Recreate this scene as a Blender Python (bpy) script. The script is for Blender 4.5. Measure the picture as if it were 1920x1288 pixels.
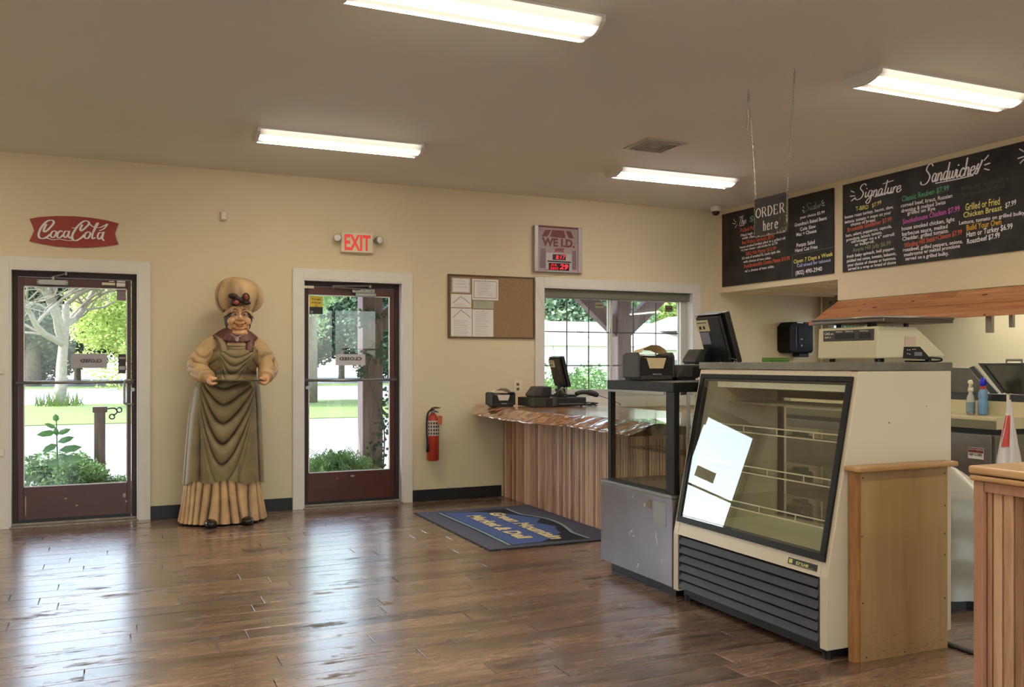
import bpy, bmesh, math, random
from mathutils import Vector, Matrix, Euler
random.seed(7)
for o in list(bpy.data.objects): bpy.data.objects.remove(o)
COL = bpy.context.scene.collection
SC = bpy.context.scene
PI = math.pi

# ------------------------------------------------------------------ camera, world, sun, exposure
EYE = 1.30
YAW = math.radians(24.02)
cd = bpy.data.cameras.new('camera'); cam = bpy.data.objects.new('camera', cd); COL.objects.link(cam)
cam.location = (0, 0, EYE); cam.rotation_euler = (PI/2, 0, -YAW)
cd.sensor_width = 36; cd.lens = 1678.2/1920*36; cd.shift_y = 35.6/1920; cd.clip_start = .05; cd.clip_end = 500
SC.camera = cam
SC.view_settings.view_transform = 'Standard'; SC.view_settings.look = 'None'
SC.view_settings.gamma = 1; SC.view_settings.use_curve_mapping = False
SC.view_settings.exposure = 1.1
W = bpy.data.worlds.new('sky'); SC.world = W; W.use_nodes = True
nt = W.node_tree; nt.nodes.clear()
bg = nt.nodes.new('ShaderNodeBackground'); sky = nt.nodes.new('ShaderNodeTexSky'); ow = nt.nodes.new('ShaderNodeOutputWorld')
sky.sky_type = 'NISHITA'; sky.sun_disc = False; sky.sun_elevation = math.radians(42); sky.sun_rotation = math.radians(-70)
hs = nt.nodes.new('ShaderNodeHueSaturation'); hs.inputs['Saturation'].default_value = .6; nt.links.new(sky.outputs[0], hs.inputs['Color']); nt.links.new(hs.outputs[0], bg.inputs[0]); nt.links.new(bg.outputs[0], ow.inputs[0]); bg.inputs[1].default_value = 0.62
sl = bpy.data.lights.new('sun', 'SUN'); sun = bpy.data.objects.new('sun', sl); COL.objects.link(sun)
sl.energy = 5.0; sl.angle = math.radians(.6); sl.color = (1, .95, .86)
sd = Vector((.80, -.30, -.78)).normalized()      # direction the light travels
sun.rotation_euler = sd.to_track_quat('-Z', 'Y').to_euler(); sun.location = (-10, 20, 20)
LAMP = 22.0      # radiance of the fluorescent tubes behind their diffusers

# ------------------------------------------------------------------ helpers
def ray(u, v):
    c = (u-960)/1678.2
    return Vector((math.sin(YAW)+c*math.cos(YAW), math.cos(YAW)-c*math.sin(YAW), (679.6-v)/1678.2))
def PY(u, v, Y): r = ray(u, v); p = r*(Y/r.y); return Vector((p.x, Y, p.z+EYE))      # point of the plane y=Y
def PX(u, v, X): r = ray(u, v); p = r*(X/r.x); return Vector((X, p.y, p.z+EYE))
def PZ(u, v, Z): r = ray(u, v); p = r*((Z-EYE)/r.z); return Vector((p.x, p.y, Z))

class Mb:
    def __init__(s): s.v = []; s.f = []; s.c = None
    def add(s, vs, fs):
        n = len(s.v); s.v += [tuple(p) for p in vs]; s.f += [tuple(i+n for i in f) for f in fs]; return s
    def box(s, x0, x1, y0, y1, z0, z1):
        return s.add([(x0,y0,z0),(x1,y0,z0),(x1,y1,z0),(x0,y1,z0),(x0,y0,z1),(x1,y0,z1),(x1,y1,z1),(x0,y1,z1)],
                     [(0,3,2,1),(4,5,6,7),(0,1,5,4),(1,2,6,5),(2,3,7,6),(3,0,4,7)])
    def obox(s, c, ax, ay, az, hx, hy, hz):     # oriented box: centre, axes, half sizes
        c = Vector(c); ax = Vector(ax).normalized()*hx; ay = Vector(ay).normalized()*hy; az = Vector(az).normalized()*hz
        vs = [c+ax*i+ay*j+az*k for k in (-1,1) for (i,j) in ((-1,-1),(1,-1),(1,1),(-1,1))]
        return s.add(vs, [(0,3,2,1),(4,5,6,7),(0,1,5,4),(1,2,6,5),(2,3,7,6),(3,0,4,7)])
    def prism(s, poly, d):                      # planar polygon (3D points) pushed along d
        n = len(poly); d = Vector(d); a = [Vector(p) for p in poly]; b = [p+d for p in a]
        return s.add(a+b, [tuple(range(n))[::-1], tuple(range(n, 2*n))]+[(i,(i+1)%n,n+(i+1)%n,n+i) for i in range(n)])
    def tube(s, pts, r, n=8, cap=True):
        pts = [Vector(p) for p in pts]; m = len(pts); rs = r if isinstance(r, (list, tuple)) else [r]*m
        t = (pts[1]-pts[0]).normalized(); u = t.orthogonal().normalized(); vs = []
        for i, p in enumerate(pts):
            a = pts[min(i+1, m-1)]-pts[max(i-1, 0)]
            t = a.normalized() if a.length > 1e-9 else t
            u = (u-t*u.dot(t)).normalized(); w = t.cross(u)
            vs += [p+(u*math.cos(2*PI*k/n)+w*math.sin(2*PI*k/n))*rs[i] for k in range(n)]
        fs = [(i*n+k, i*n+(k+1)%n, (i+1)*n+(k+1)%n, (i+1)*n+k) for i in range(m-1) for k in range(n)]
        if cap: fs += [tuple(range(n))[::-1], tuple((m-1)*n+k for k in range(n))]
        return s.add(vs, fs)
    def cyl(s, p0, p1, r, n=16): return s.tube([p0, p1], r, n)
    def lathe(s, c, prof, n=20, sx=1, sy=1):     # profile (r, z) about the vertical through c
        vs = [(c[0]+r*math.cos(2*PI*k/n)*sx, c[1]+r*math.sin(2*PI*k/n)*sy, c[2]+z) for r, z in prof for k in range(n)]
        m = len(prof)
        fs = [(i*n+k, i*n+(k+1)%n, (i+1)*n+(k+1)%n, (i+1)*n+k) for i in range(m-1) for k in range(n)]
        return s.add(vs, fs+[tuple(range(n))[::-1], tuple((m-1)*n+k for k in range(n))])
    def ell(s, c, rx, ry, rz, n=16, m=10):
        vs = []; 
        for i in range(1, m):
            a = PI*i/m
            vs += [(c[0]+rx*math.sin(a)*math.cos(2*PI*k/n), c[1]+ry*math.sin(a)*math.sin(2*PI*k/n), c[2]-rz*math.cos(a)) for k in range(n)]
        b = len(vs); vs += [(c[0],c[1],c[2]-rz),(c[0],c[1],c[2]+rz)]
        fs = [(i*n+k, i*n+(k+1)%n, (i+1)*n+(k+1)%n, (i+1)*n+k) for i in range(m-2) for k in range(n)]
        fs += [(b, (k+1)%n, k) for k in range(n)]+[(b+1, (m-2)*n+k, (m-2)*n+(k+1)%n) for k in range(n)]
        return s.add(vs, fs)
    def grid(s, P, closed=False):                # P[i][j] rows of points
        n = len(P[0]); m = len(P); vs = [p for r in P for p in r]
        return s.add(vs, [(i*n+j, i*n+(j+1)%n, (i+1)*n+(j+1)%n, (i+1)*n+j) for i in range(m-1) for j in range(n if closed else n-1)])
    def build(s, name, m, parent=None, world=True, bevel=0, smooth=False, base=True, seg=2, auto=None):
        me = bpy.data.meshes.new(name); off = Vector((0,0,0))
        if parent is not None:
            if world: off = origin(parent)
        elif base:
            xs = [p[0] for p in s.v]; ys = [p[1] for p in s.v]; zs = [p[2] for p in s.v]
            off = Vector(((min(xs)+max(xs))/2, (min(ys)+max(ys))/2, min(zs)))
        me.from_pydata([tuple(Vector(p)-off) for p in s.v], [], s.f)
        bm = bmesh.new(); bm.from_mesh(me); bmesh.ops.recalc_face_normals(bm, faces=bm.faces); bm.to_mesh(me); bm.free()
        if smooth: me.polygons.foreach_set('use_smooth', [True]*len(me.polygons))
        me.materials.append(m)
        o = bpy.data.objects.new(name, me); COL.objects.link(o)
        if parent is not None: o.parent = parent
        else: o.location = off
        if bevel:
            b = o.modifiers.new('bevel', 'BEVEL'); b.width = bevel; b.segments = seg; b.limit_method = 'ANGLE'; b.harden_normals = False
        return o
def origin(o):
    p = Vector(o.location)
    while o.parent: o = o.parent; p += Vector(o.location)
    return p
def tag(o, label, cat, group=None):
    o['label'] = label; o['category'] = cat
    if group: o['group'] = group
    return o
def thing(name, label, cat, loc=(0,0,0), group=None, rz=0):
    o = bpy.data.objects.new(name, None); COL.objects.link(o); o.location = loc; o.rotation_euler.z = rz; o.empty_display_size = .1
    return tag(o, label, cat, group)
def struct(o): o['kind'] = 'structure'; return o
def lab(o, t): o['label'] = t; return o
def B(x0, x1, y0, y1, z0, z1): return Mb().box(x0, x1, y0, y1, z0, z1)

def spline(pts, k=6):
    P = [Vector(p) for p in pts]; out = []
    for i in range(len(P)-1):
        a = P[max(i-1,0)]; b = P[i]; c = P[i+1]; d = P[min(i+2, len(P)-1)]
        for j in range(k):
            t = j/k
            out.append(.5*((2*b)+(c-a)*t+(2*a-5*b+4*c-d)*t*t+(3*b-a-3*c+d)*t**3))
    return out+[P[-1]]

# ------------------------------------------------------------------ materials
def newmat(name):
    m = bpy.data.materials.new(name); m.use_nodes = True; n = m.node_tree; n.nodes.clear()
    o = n.nodes.new('ShaderNodeOutputMaterial'); p = n.nodes.new('ShaderNodeBsdfPrincipled'); n.links.new(p.outputs[0], o.inputs[0])
    return m, n, p, o
def rgb(r, g, b):     # sRGB 0-255 to linear
    f = lambda c: (c/255/12.92 if c/255 <= .04045 else ((c/255+.055)/1.055)**2.4)
    return (f(r), f(g), f(b), 1)
def mat(name, col, rough=.5, metal=0, var=0, scale=8, bump=0, bscale=60, spec=.5, stretch=None, col2=None, coat=0, emit=0, trans=0, coord='Object', detail=4):
    m, n, p, o = newmat(name); L = n.links
    c = rgb(*col); p.inputs['Roughness'].default_value = rough; p.inputs['Metallic'].default_value = metal
    p.inputs['Specular IOR Level'].default_value = spec; p.inputs['Coat Weight'].default_value = coat; p.inputs['Coat Roughness'].default_value = .15
    p.inputs['Base Color'].default_value = c
    if trans: p.inputs['Transmission Weight'].default_value = trans
    if emit: p.inputs['Emission Color'].default_value = c; p.inputs['Emission Strength'].default_value = emit
    if var or bump:
        tc = n.nodes.new('ShaderNodeTexCoord'); mp = n.nodes.new('ShaderNodeMapping'); L.new(tc.outputs[coord], mp.inputs[0])
        if stretch: mp.inputs['Scale'].default_value = stretch
    if var:
        ns = n.nodes.new('ShaderNodeTexNoise'); ns.inputs['Scale'].default_value = scale; ns.inputs['Detail'].default_value = detail; L.new(mp.outputs[0], ns.inputs['Vector'])
        rp = n.nodes.new('ShaderNodeValToRGB'); L.new(ns.outputs['Fac'], rp.inputs[0])
        c2 = rgb(*col2) if col2 else tuple(min(1, x*(1-var)) for x in c[:3])+(1,)
        rp.color_ramp.elements[0].position = .3; rp.color_ramp.elements[1].position = .7
        rp.color_ramp.elements[0].color = c2; rp.color_ramp.elements[1].color = c
        L.new(rp.outputs[0], p.inputs['Base Color'])
    if bump:
        nb = n.nodes.new('ShaderNodeTexNoise'); nb.inputs['Scale'].default_value = bscale; nb.inputs['Detail'].default_value = 3; L.new(mp.outputs[0], nb.inputs['Vector'])
        bn = n.nodes.new('ShaderNodeBump'); bn.inputs['Strength'].default_value = bump; bn.inputs['Distance'].default_value = .01
        L.new(nb.outputs['Fac'], bn.inputs['Height']); L.new(bn.outputs[0], p.inputs['Normal'])
    return m
def wood(name, cols, axis='Z', rough=.45, grain=9, bump=.15, rnd=.5, coat=0, knots=False, spec=.5, ring=3.0, distress=False):
    m, n, p, o = newmat(name); L = n.links
    tc = n.nodes.new('ShaderNodeTexCoord'); mp = n.nodes.new('ShaderNodeMapping'); oi = n.nodes.new('ShaderNodeObjectInfo')
    geo = n.nodes.new('ShaderNodeNewGeometry')
    sc = {'X': (.12,1,1), 'Y': (1,.12,1), 'Z': (1,1,.12)}[axis]; mp.inputs['Scale'].default_value = sc
    va = n.nodes.new('ShaderNodeVectorMath'); va.operation = 'ADD'; vm = n.nodes.new('ShaderNodeVectorMath'); vm.operation = 'SCALE'; vm.inputs['Scale'].default_value = 17
    cmb = n.nodes.new('ShaderNodeCombineXYZ')
    for i in range(3): L.new(oi.outputs['Random'], cmb.inputs[i])
    L.new(cmb.outputs[0], vm.inputs[0]); L.new(tc.outputs['Object'], mp.inputs[0]); L.new(mp.outputs[0], va.inputs[0]); L.new(vm.outputs[0], va.inputs[1])
    n1 = n.nodes.new('ShaderNodeTexNoise'); n1.inputs['Scale'].default_value = grain; n1.inputs['Detail'].default_value = 8; n1.inputs['Roughness'].default_value = .65; n1.inputs['Distortion'].default_value = ring*.3
    n2 = n.nodes.new('ShaderNodeTexNoise'); n2.inputs['Scale'].default_value = grain*7; n2.inputs['Detail'].default_value = 4; n2.inputs['Distortion'].default_value = .5
    L.new(va.outputs[0], n1.inputs['Vector']); L.new(va.outputs[0], n2.inputs['Vector'])
    mx = n.nodes.new('ShaderNodeMath'); mx.operation = 'MULTIPLY_ADD'; mx.inputs[1].default_value = .45; L.new(n2.outputs['Fac'], mx.inputs[0])
    m2 = n.nodes.new('ShaderNodeMath'); m2.operation = 'MULTIPLY'; m2.inputs[1].default_value = .75; L.new(n1.outputs['Fac'], m2.inputs[0]); L.new(m2.outputs[0], mx.inputs[2])
    m3 = n.nodes.new('ShaderNodeMath'); m3.operation = 'MULTIPLY_ADD'; m3.inputs[1].default_value = .22*rnd*2; L.new(oi.outputs['Random'], m3.inputs[0])
    m4 = n.nodes.new('ShaderNodeMath'); m4.operation = 'SUBTRACT'; m4.inputs[1].default_value = .11*rnd*2; L.new(mx.outputs[0], m4.inputs[0]); L.new(m4.outputs[0], m3.inputs[2])
    rp = n.nodes.new('ShaderNodeValToRGB'); e = rp.color_ramp.elements; L.new(m3.outputs[0], rp.inputs[0])
    e[0].position = .36; e[0].color = rgb(*cols[0]); e[1].position = .84; e[1].color = rgb(*cols[-1])
    for i, c in enumerate(cols[1:-1]):
        q = e.new(.36+.48*(i+1)/(len(cols)-1)); q.color = rgb(*c)
    L.new(rp.outputs[0], p.inputs['Base Color'])
    p.inputs['Roughness'].default_value = rough; p.inputs['Coat Weight'].default_value = coat; p.inputs['Coat Roughness'].default_value = rough*.8; p.inputs['Specular IOR Level'].default_value = spec
    if distress:
        mp3 = n.nodes.new('ShaderNodeMapping'); mp3.inputs['Scale'].default_value = (.30,1,1); L.new(tc.outputs['Object'], mp3.inputs[0])
        va3 = n.nodes.new('ShaderNodeVectorMath'); va3.operation = 'ADD'; L.new(mp3.outputs[0], va3.inputs[0]); L.new(vm.outputs[0], va3.inputs[1])
        n3 = n.nodes.new('ShaderNodeTexNoise'); n3.inputs['Scale'].default_value = 9; n3.inputs['Detail'].default_value = 9; n3.inputs['Roughness'].default_value = .75; L.new(va3.outputs[0], n3.inputs['Vector'])
        r3 = n.nodes.new('ShaderNodeMapRange'); r3.inputs['From Min'].default_value = .56; r3.inputs['From Max'].default_value = .66; L.new(n3.outputs['Fac'], r3.inputs['Value'])
        mx3 = n.nodes.new('ShaderNodeMix'); mx3.data_type = 'RGBA'; mx3.inputs[7].default_value = rgb(58,44,38); mm = n.nodes.new('ShaderNodeMath'); mm.operation = 'MULTIPLY'; mm.inputs[1].default_value = .75
        L.new(r3.outputs[0], mm.inputs[0]); L.new(mm.outputs[0], mx3.inputs[0]); L.new(rp.outputs[0], mx3.inputs[6]); L.new(mx3.outputs[2], p.inputs['Base Color'])
        for key, lo, hi in (('Roughness', rough, .62), ('Coat Roughness', rough*.8, .6), ('Coat Weight', coat, coat*.25)):
            q3 = n.nodes.new('ShaderNodeMapRange'); q3.inputs['To Min'].default_value = lo; q3.inputs['To Max'].default_value = hi; L.new(r3.outputs[0], q3.inputs['Value']); L.new(q3.outputs[0], p.inputs[key])
    bn = n.nodes.new('ShaderNodeBump'); bn.inputs['Strength'].default_value = bump; bn.inputs['Distance'].default_value = .004
    L.new(mx.outputs[0], bn.inputs['Height']); L.new(bn.outputs[0], p.inputs['Normal'])
    return m
def glassmat(name, tint=(1,1,1,1), ior=1.45, rough=0.0, gl=1.0):
    m, n, p, o = newmat(name); L = n.links; n.nodes.remove(p)
    t = n.nodes.new('ShaderNodeBsdfTransparent'); t.inputs[0].default_value = tint
    g = n.nodes.new('ShaderNodeBsdfGlossy'); g.inputs['Roughness'].default_value = rough; g.inputs[0].default_value = (gl,gl,gl,1)
    f = n.nodes.new('ShaderNodeFresnel'); f.inputs[0].default_value = ior; mx = n.nodes.new('ShaderNodeMixShader')
    ge = n.nodes.new('ShaderNodeNewGeometry'); sb = n.nodes.new('ShaderNodeMath'); sb.operation = 'SUBTRACT'; sb.inputs[0].default_value = 1; L.new(ge.outputs['Backfacing'], sb.inputs[1])
    mu = n.nodes.new('ShaderNodeMath'); mu.operation = 'MULTIPLY'; L.new(sb.outputs[0], mu.inputs[0]); L.new(f.outputs[0], mu.inputs[1])
    L.new(mu.outputs[0], mx.inputs[0]); L.new(t.outputs[0], mx.inputs[1]); L.new(g.outputs[0], mx.inputs[2]); L.new(mx.outputs[0], o.inputs[0])
    return m

M_wall = mat('wall_paint', (220,206,174), .75, var=.05, scale=1.2, bump=.06, bscale=90, spec=.25)
M_ceil = mat('ceiling_paint', (230,228,220), .8, var=.04, scale=.8, bump=.05, bscale=120, spec=.2)
M_kitchen = mat('kitchen_wall_paint', (178,172,148), .6, var=.05, scale=1.5, spec=.3)
M_trim = mat('white_trim_paint', (222,217,206), .45, var=.05, scale=5, spec=.4)
M_jamb = mat('jamb_paint', (216,214,214), .45)
M_cream = mat('soffit_paint', (222,206,172), .6, var=.03, scale=2)
M_base = mat('black_rubber', (26,28,30), .5, var=.3, scale=60)
M_red = mat('dark_red_paint', (84,36,28), .38, var=.25, scale=6, bump=.03)
M_darkred = mat('dark_red_frame', (46,18,16), .5)
M_alu = mat('brushed_aluminium', (150,148,142), .35, metal=.9, var=.1, scale=30, stretch=(1,1,30))
M_steel = mat('stainless_steel', (152,145,148), .30, metal=.85, var=.22, scale=3.5, bump=.02, bscale=200)
M_steeld = mat('dark_stainless_steel', (146,140,130), .38, metal=.85, var=.25, scale=5)
M_black = mat('black_plastic', (24,24,24), .48, var=.2, scale=30)
M_blackm = mat('matt_black_metal', (20,20,21), .5)
M_charc = mat('charcoal_plastic', (62,60,56), .5)
M_grey = mat('grey_plastic', (120,120,120), .5)
M_white = mat('white_enamel', (212,199,176), .32, var=.03, scale=4)
M_paper = mat('white_paper', (226,222,214), .8)
M_ink = mat('black_ink', (40,36,34), .8)
M_creamp = mat('cream_plastic', (222,212,184), .45)
M_glass = glassmat('window_glass', (.95,.98,.98,1), 1.45)
M_case = glassmat('case_glass', (.92,.93,.90,1), 1.7)
M_lead = mat('lead_letters', (200,30,40), .5, emit=1.2)
M_lampw = mat('lamp_housing', (225,222,214), .4)
# ------------------------------------------------------------------ the room
WY = 8.0; CZ = 2.946; SX = 6.03; T = .16
x_l, x_r, y_f = -3.6, 7.46, -3.2
def floor_material():
    return wood('dark_wood_planks', [(48,37,33),(95,74,62),(132,105,87),(156,127,105),(182,154,130)], 'X', rough=.27, grain=10, bump=.9, rnd=.35, coat=.9, spec=1.0, distress=True)

M_floor = floor_material()
fl = struct(B(x_l-T, x_r+T+1.6, y_f-T, WY+T, -.12, -.010).build('floor', M_floor))
# planks laid along the back wall direction, one object each where the camera can tell them apart
def seen(x, y):
    d = x*math.sin(YAW)+y*math.cos(YAW); l = x*math.cos(YAW)-y*math.sin(YAW)
    if d < .5: return False
    u = 960+1678*l/d; v = 679.6+1678*1.3/d
    return -60 < u < 1990 and v < 1370
pw, pl = .152, 1.22
cache = {}
rows = int((WY-2.0)/pw)+1
for r in range(rows):
    y1 = WY-r*pw; y0 = y1-pw+.0024; x = -3.4+random.random()*pl
    while x < 5.0:
        x1 = min(x+pl, 5.6); lim = 5.6 if y0 < 4.9 else 4.2
        if x < lim+.3 and any(seen(a, b) for a in (x, (x+x1)/2, x1) for b in (y0, y1)) and y0 > 1.9:
            o = B(-(pl-.004)/2, (pl-.004)/2, 0, pw-.0024, -.010, 0)
            if 'p' not in cache:
                q = o.build('plank', M_floor, fl, world=False, bevel=.0012, seg=1); cache['p'] = q
            else:
                q = cache['p'].copy(); COL.objects.link(q)
            q.location = (x+pl/2-fl.location.x, y0-fl.location.y, random.uniform(-.0004, .0004)-fl.location.z)
        x += pl
ce = Mb(); ce.box(x_l-T, SX+.01, y_f-T, WY+T, CZ, CZ+.12); struct(ce.build('ceiling', M_ceil))

# back wall with two door openings and a window opening
d1 = (-.74, .19); d2 = (1.535, 2.452); dz = 2.04; wn = (3.90, 5.69, .93, 2.053)
bw = Mb()
bw.box(x_l-T, d1[0], WY, WY+T, 0, CZ); bw.box(d1[0], d1[1], WY, WY+T, dz, CZ); bw.box(d1[1], d2[0], WY, WY+T, 0, CZ)
bw.box(d2[0], d2[1], WY, WY+T, dz, CZ); bw.box(d2[1], wn[0], WY, WY+T, 0, CZ); bw.box(wn[0], wn[1], WY, WY+T, 0, wn[2])
bw.box(wn[0], wn[1], WY, WY+T, wn[3], CZ); bw.box(wn[1], x_r+T, WY, WY+T, 0, CZ)
struct(bw.build('wall_back', M_wall))
# left wall, unseen wall behind the camera, its wide windows added for daylight
struct(B(x_l-T, x_l, y_f, WY, 0, CZ).build('wall_left', M_wall))
fw = Mb(); xs = [x_l, -2.6, -.6, .4, 2.4, 3.4, 5.4, SX]
fw.box(x_l-T, x_r+T, y_f-T, y_f, 0, .5); fw.box(x_l-T, x_r+T, y_f-T, y_f, 2.5, CZ)
for a, b in ((x_l-T, -2.6), (-.6, .4), (2.4, 3.4), (5.4, x_r+T)): fw.box(a, b, y_f-T, y_f, .5, 2.5)
struct(fw.build('wall_front', M_wall))
for i, (a, b) in enumerate(((-2.6,-.6), (.4,2.4), (3.4,5.4))):
    wf = Mb()
    for (p, q, z0, z1) in ((a, a+.06, .5, 2.5), (b-.06, b, .5, 2.5), (a, b, .5, .56), (a, b, 2.44, 2.5), ((a+b)/2-.03, (a+b)/2+.03, .5, 2.5)): wf.box(p, q, y_f-.1, y_f-.04, z0, z1)
    w = struct(wf.build('window_%d' % (i+2), M_trim)); w.data.name = 'window_frame'
    B(a+.05, b-.05, y_f-.075, y_f-.069, .55, 2.45).build('pane', M_glass, w)
# right side: kitchen wall with a small window, bulkhead (soffit) carrying the chalkboards
kw = Mb(); kx = 7.46; kwin = (6.9, 7.86, 1.45, 2.0)
kw.box(kx, kx+T, kwin[1], WY, 0, CZ); kw.box(kx, kx+T, y_f, kwin[0], 0, CZ); kw.box(kx, kx+T, kwin[0], kwin[1], 0, kwin[2]); kw.box(kx, kx+T, kwin[0], kwin[1], kwin[3], CZ)
struct(kw.build('wall_right', M_kitchen))
so = Mb(); so.box(SX, SX+.12, 6.24, WY, 2.055, CZ); so.box(SX, SX+.12, y_f, 6.24, 1.865, CZ)
struct(so.build('wall_bulkhead', M_cream))
kc = Mb(); kc.box(SX+.12, kx, y_f, WY, 2.06, 2.16)
kce = struct(kc.build('ceiling_kitchen', M_cream))
# strips under the kitchen ceiling
for i in range(5):
    yy = 7.72-i*.30
    B(SX+.13, kx-.02, yy, yy+.06, 2.038, 2.06).build('strip', M_cream, kce)
w = Mb()
for (a, b, z0, z1) in ((6.9,6.95,1.45,2.0),(7.81,7.86,1.45,2.0),(6.9,7.86,1.45,1.5),(6.9,7.86,1.96,2.0),(7.36,7.40,1.45,2.0)): w.box(kx+.03, kx+.09, a, b, z0, z1)
kwn = struct(w.build('window_5', M_jamb)); B(kx+.055, kx+.06, 6.94, 7.82, 1.49, 1.97).build('pane', M_glass, kwn)
for i in range(7): B(kx+.005, kx+.025, 6.92, 7.84, 1.985-i*.022, 1.999-i*.022).build('slat', M_grey, kwn)

# casings, jambs, baseboards
def casing(name, x0, x1, ztop, zbot=0, w=.092, yy=WY, sill=False):
    m = Mb(); m.box(x0-w, x0, yy-.022, yy, zbot, ztop+w); m.box(x1, x1+w, yy-.022, yy, zbot, ztop+w); m.box(x0, x1, yy-.022, yy, ztop, ztop+w)
    if sill: m.box(x0-w, x1+w, yy-.03, yy, zbot-.09, zbot)
    o = struct(m.build(name, M_trim, bevel=.002))
    j = Mb(); j.box(x0, x0+.012, yy-.018, yy+T, zbot, ztop); j.box(x1-.012, x1, yy-.018, yy+T, zbot, ztop); j.box(x0+.012, x1-.012, yy-.018, yy+T, ztop-.012, ztop)
    if sill: j.box(x0+.012, x1-.012, yy-.018, yy+T, zbot, zbot+.02)
    j.build('jamb', M_jamb, o); return o
casing('trim_1', d1[0], d1[1], dz); casing('trim_2', d2[0], d2[1], dz); casing('trim_3', wn[0], wn[1], wn[3], wn[2], sill=True)
for i, (a, b) in enumerate(((x_l, d1[0]-.092), (d1[1]+.092, d2[0]-.092), (d2[1]+.092, 3.45))):
    struct(B(a, b, WY-.008, WY, 0, .108).build(['baseboard_left', 'baseboard_middle', 'baseboard_right'][i], M_base, bevel=.002))
for i, (a, b) in enumerate((d1, d2)):
    m = Mb(); m.box(a, b, WY-.03, WY+T, 0, .012); m.box(a, b, WY+.04, WY+T, .012, .026)
    struct(m.build('trim_%d' % (4+i), mat('worn_threshold', (168,160,148), .5, metal=.4, var=.4, scale=20), bevel=.003))

# ---- doors (dark red frames, big glass)
def make_door(name, x0, x1, gx0, gx1, hinge_right):
    yf = WY+.075; y1 = WY+.12
    fr = Mb(); fr.box(x0+.012, x0+.05, yf-.005, WY+.15, .026, dz-.012); fr.box(x1-.05, x1-.012, yf-.005, WY+.15, .026, dz-.012); fr.box(x0+.05, x1-.05, yf-.005, WY+.15, 1.985, dz-.012)
    d = struct(fr.build(name, M_darkred, bevel=.002)); d.data.name = 'door_frame'
    lf = Mb(); a, b = x0+.054, x1-.054
    lf.box(a, gx0, yf, y1, .032, 1.98); lf.box(gx1, b, yf, y1, .032, 1.98); lf.box(gx0, gx1, yf, y1, .032, .305); lf.box(gx0, gx1, yf, y1, 1.91, 1.98)
    leaf = lf.build('door_leaf', M_red, d, bevel=.002)
    g = Mb(); 
    g.box(gx0, gx0+.008, yf-.004, yf+.004, .305, 1.91); g.box(gx1-.008, gx1, yf-.004, yf+.004, .305, 1.91); g.box(gx0, gx1, yf-.004, yf+.004, .305, .313); g.box(gx0, gx1, yf-.004, yf+.004, 1.902, 1.91)
    g.build('glazing_bead', M_jamb, leaf)
    B(gx0, gx1, yf+.018, yf+.024, .305, 1.91).build('glass', M_glass, leaf)
    pb = Mb(); pb.tube([(gx0-.05, yf-.045, 1.14), (gx1+.05, yf-.045, 1.14)], .0125, 10)
    for xx in (gx0-.04, gx1+.04): pb.cyl((xx, yf-.045, 1.14), (xx, yf, 1.14), .01, 8)
    pb.build('push_bar', M_alu, leaf, smooth=True)
    hx = gx1+.022 if not hinge_right else gx0-.03
    s = -1 if not hinge_right else 1
    if not hinge_right:
        Mb().tube(spline([(hx+.03, yf, 1.155), (hx+.005, yf-.05, 1.155), (hx-.035, yf-.055, 1.15), (hx-.045, yf-.055, 1.12), (hx-.045, yf-.055, 1.0), (hx-.04, yf-.055, .965), (hx+.005, yf-.05, .955), (hx+.03, yf, .955)]), .0105, 10).build('pull_handle', M_alu, leaf, smooth=True)
    else:
        Mb().tube(spline([(hx+.0, yf, 1.125), (hx+.035, yf+.06, 1.12), (hx+.035, yf+.06, .96), (hx, yf+.045, .955)]), .0105, 10).build('pull_handle', M_alu, leaf, smooth=True)
    Mb().cyl((hx+.02, yf, 1.075), (hx+.02, yf-.008, 1.075), .016, 14).build('lock_cylinder', M_alu, leaf)
    B(a, b, yf-.004, yf, .02, .05).build('door_sweep', M_blackm, leaf)
    return d, leaf, yf
D1, L1, yf = make_door('door_1', d1[0], d1[1], -.650, .107, False)
D2, L2, _ = make_door('door_2', d2[0], d2[1], 1.60, 2.352, True)
# chips in the paint of the lower rails (flat worn patches)
M_chip = mat('bare_primer', (176,150,132), .7)
for (px, pz, w, h, L) in ((-.635,.16,.004,.085,L1),(-.35,.20,.010,.006,L1),(-.27,.14,.008,.006,L1),(.085,.20,.010,.020,L1),(.10,.15,.006,.012,L1),(2.0,.262,.020,.008,L2),(1.86,.245,.006,.004,L2)):
    Mb().prism([(px+w*math.cos(t)*(1+.3*math.sin(3*t)), yf-.0006, pz+h*math.sin(t)) for t in [2*PI*k/10 for k in range(10)]], (0,.0005,0)).build('paint_chip', M_chip, L)
# hardware that belongs to the doors
def screws(pts, parent):
    m = Mb()
    for p in pts: m.cyl(p, (p[0], p[1]-.004, p[2]), .005, 8)
    m.build('screws', M_blackm, parent)
yc = yf-.045
c1 = B(-.555, -.33, yc, yf, 1.945-.025, 1.945+.018).build('door_closer', M_alu, L1, bevel=.004)
screws([(-.545, yc, 1.93), (-.545, yc, 1.952), (-.34, yc, 1.93), (-.34, yc, 1.952)], c1)
Mb().tube([(-.44, yc+.02, 1.96), (-.44, yc+.02, 1.985)], .018, 12).tube([(-.44, yc+.015, 1.985), (-.345, yc-.02, 2.01)], .009, 8).tube([(-.345, yc-.02, 2.01), (-.345, yc+.06, 2.015)], .009, 8).cyl((-.345, yc-.02, 2.0), (-.345, yc-.02, 2.028), .011, 8).build('closer_arm', M_alu, c1)
B(-.085, .015, yf-.02, yf, 1.934, 1.955).build('magnet_switch', M_creamp, L1, bevel=.003)
B(-.03, .008, yf-.022, yf-.002, 1.962, 1.970).build('magnet_cover', M_creamp, L1, bevel=.001)
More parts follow.
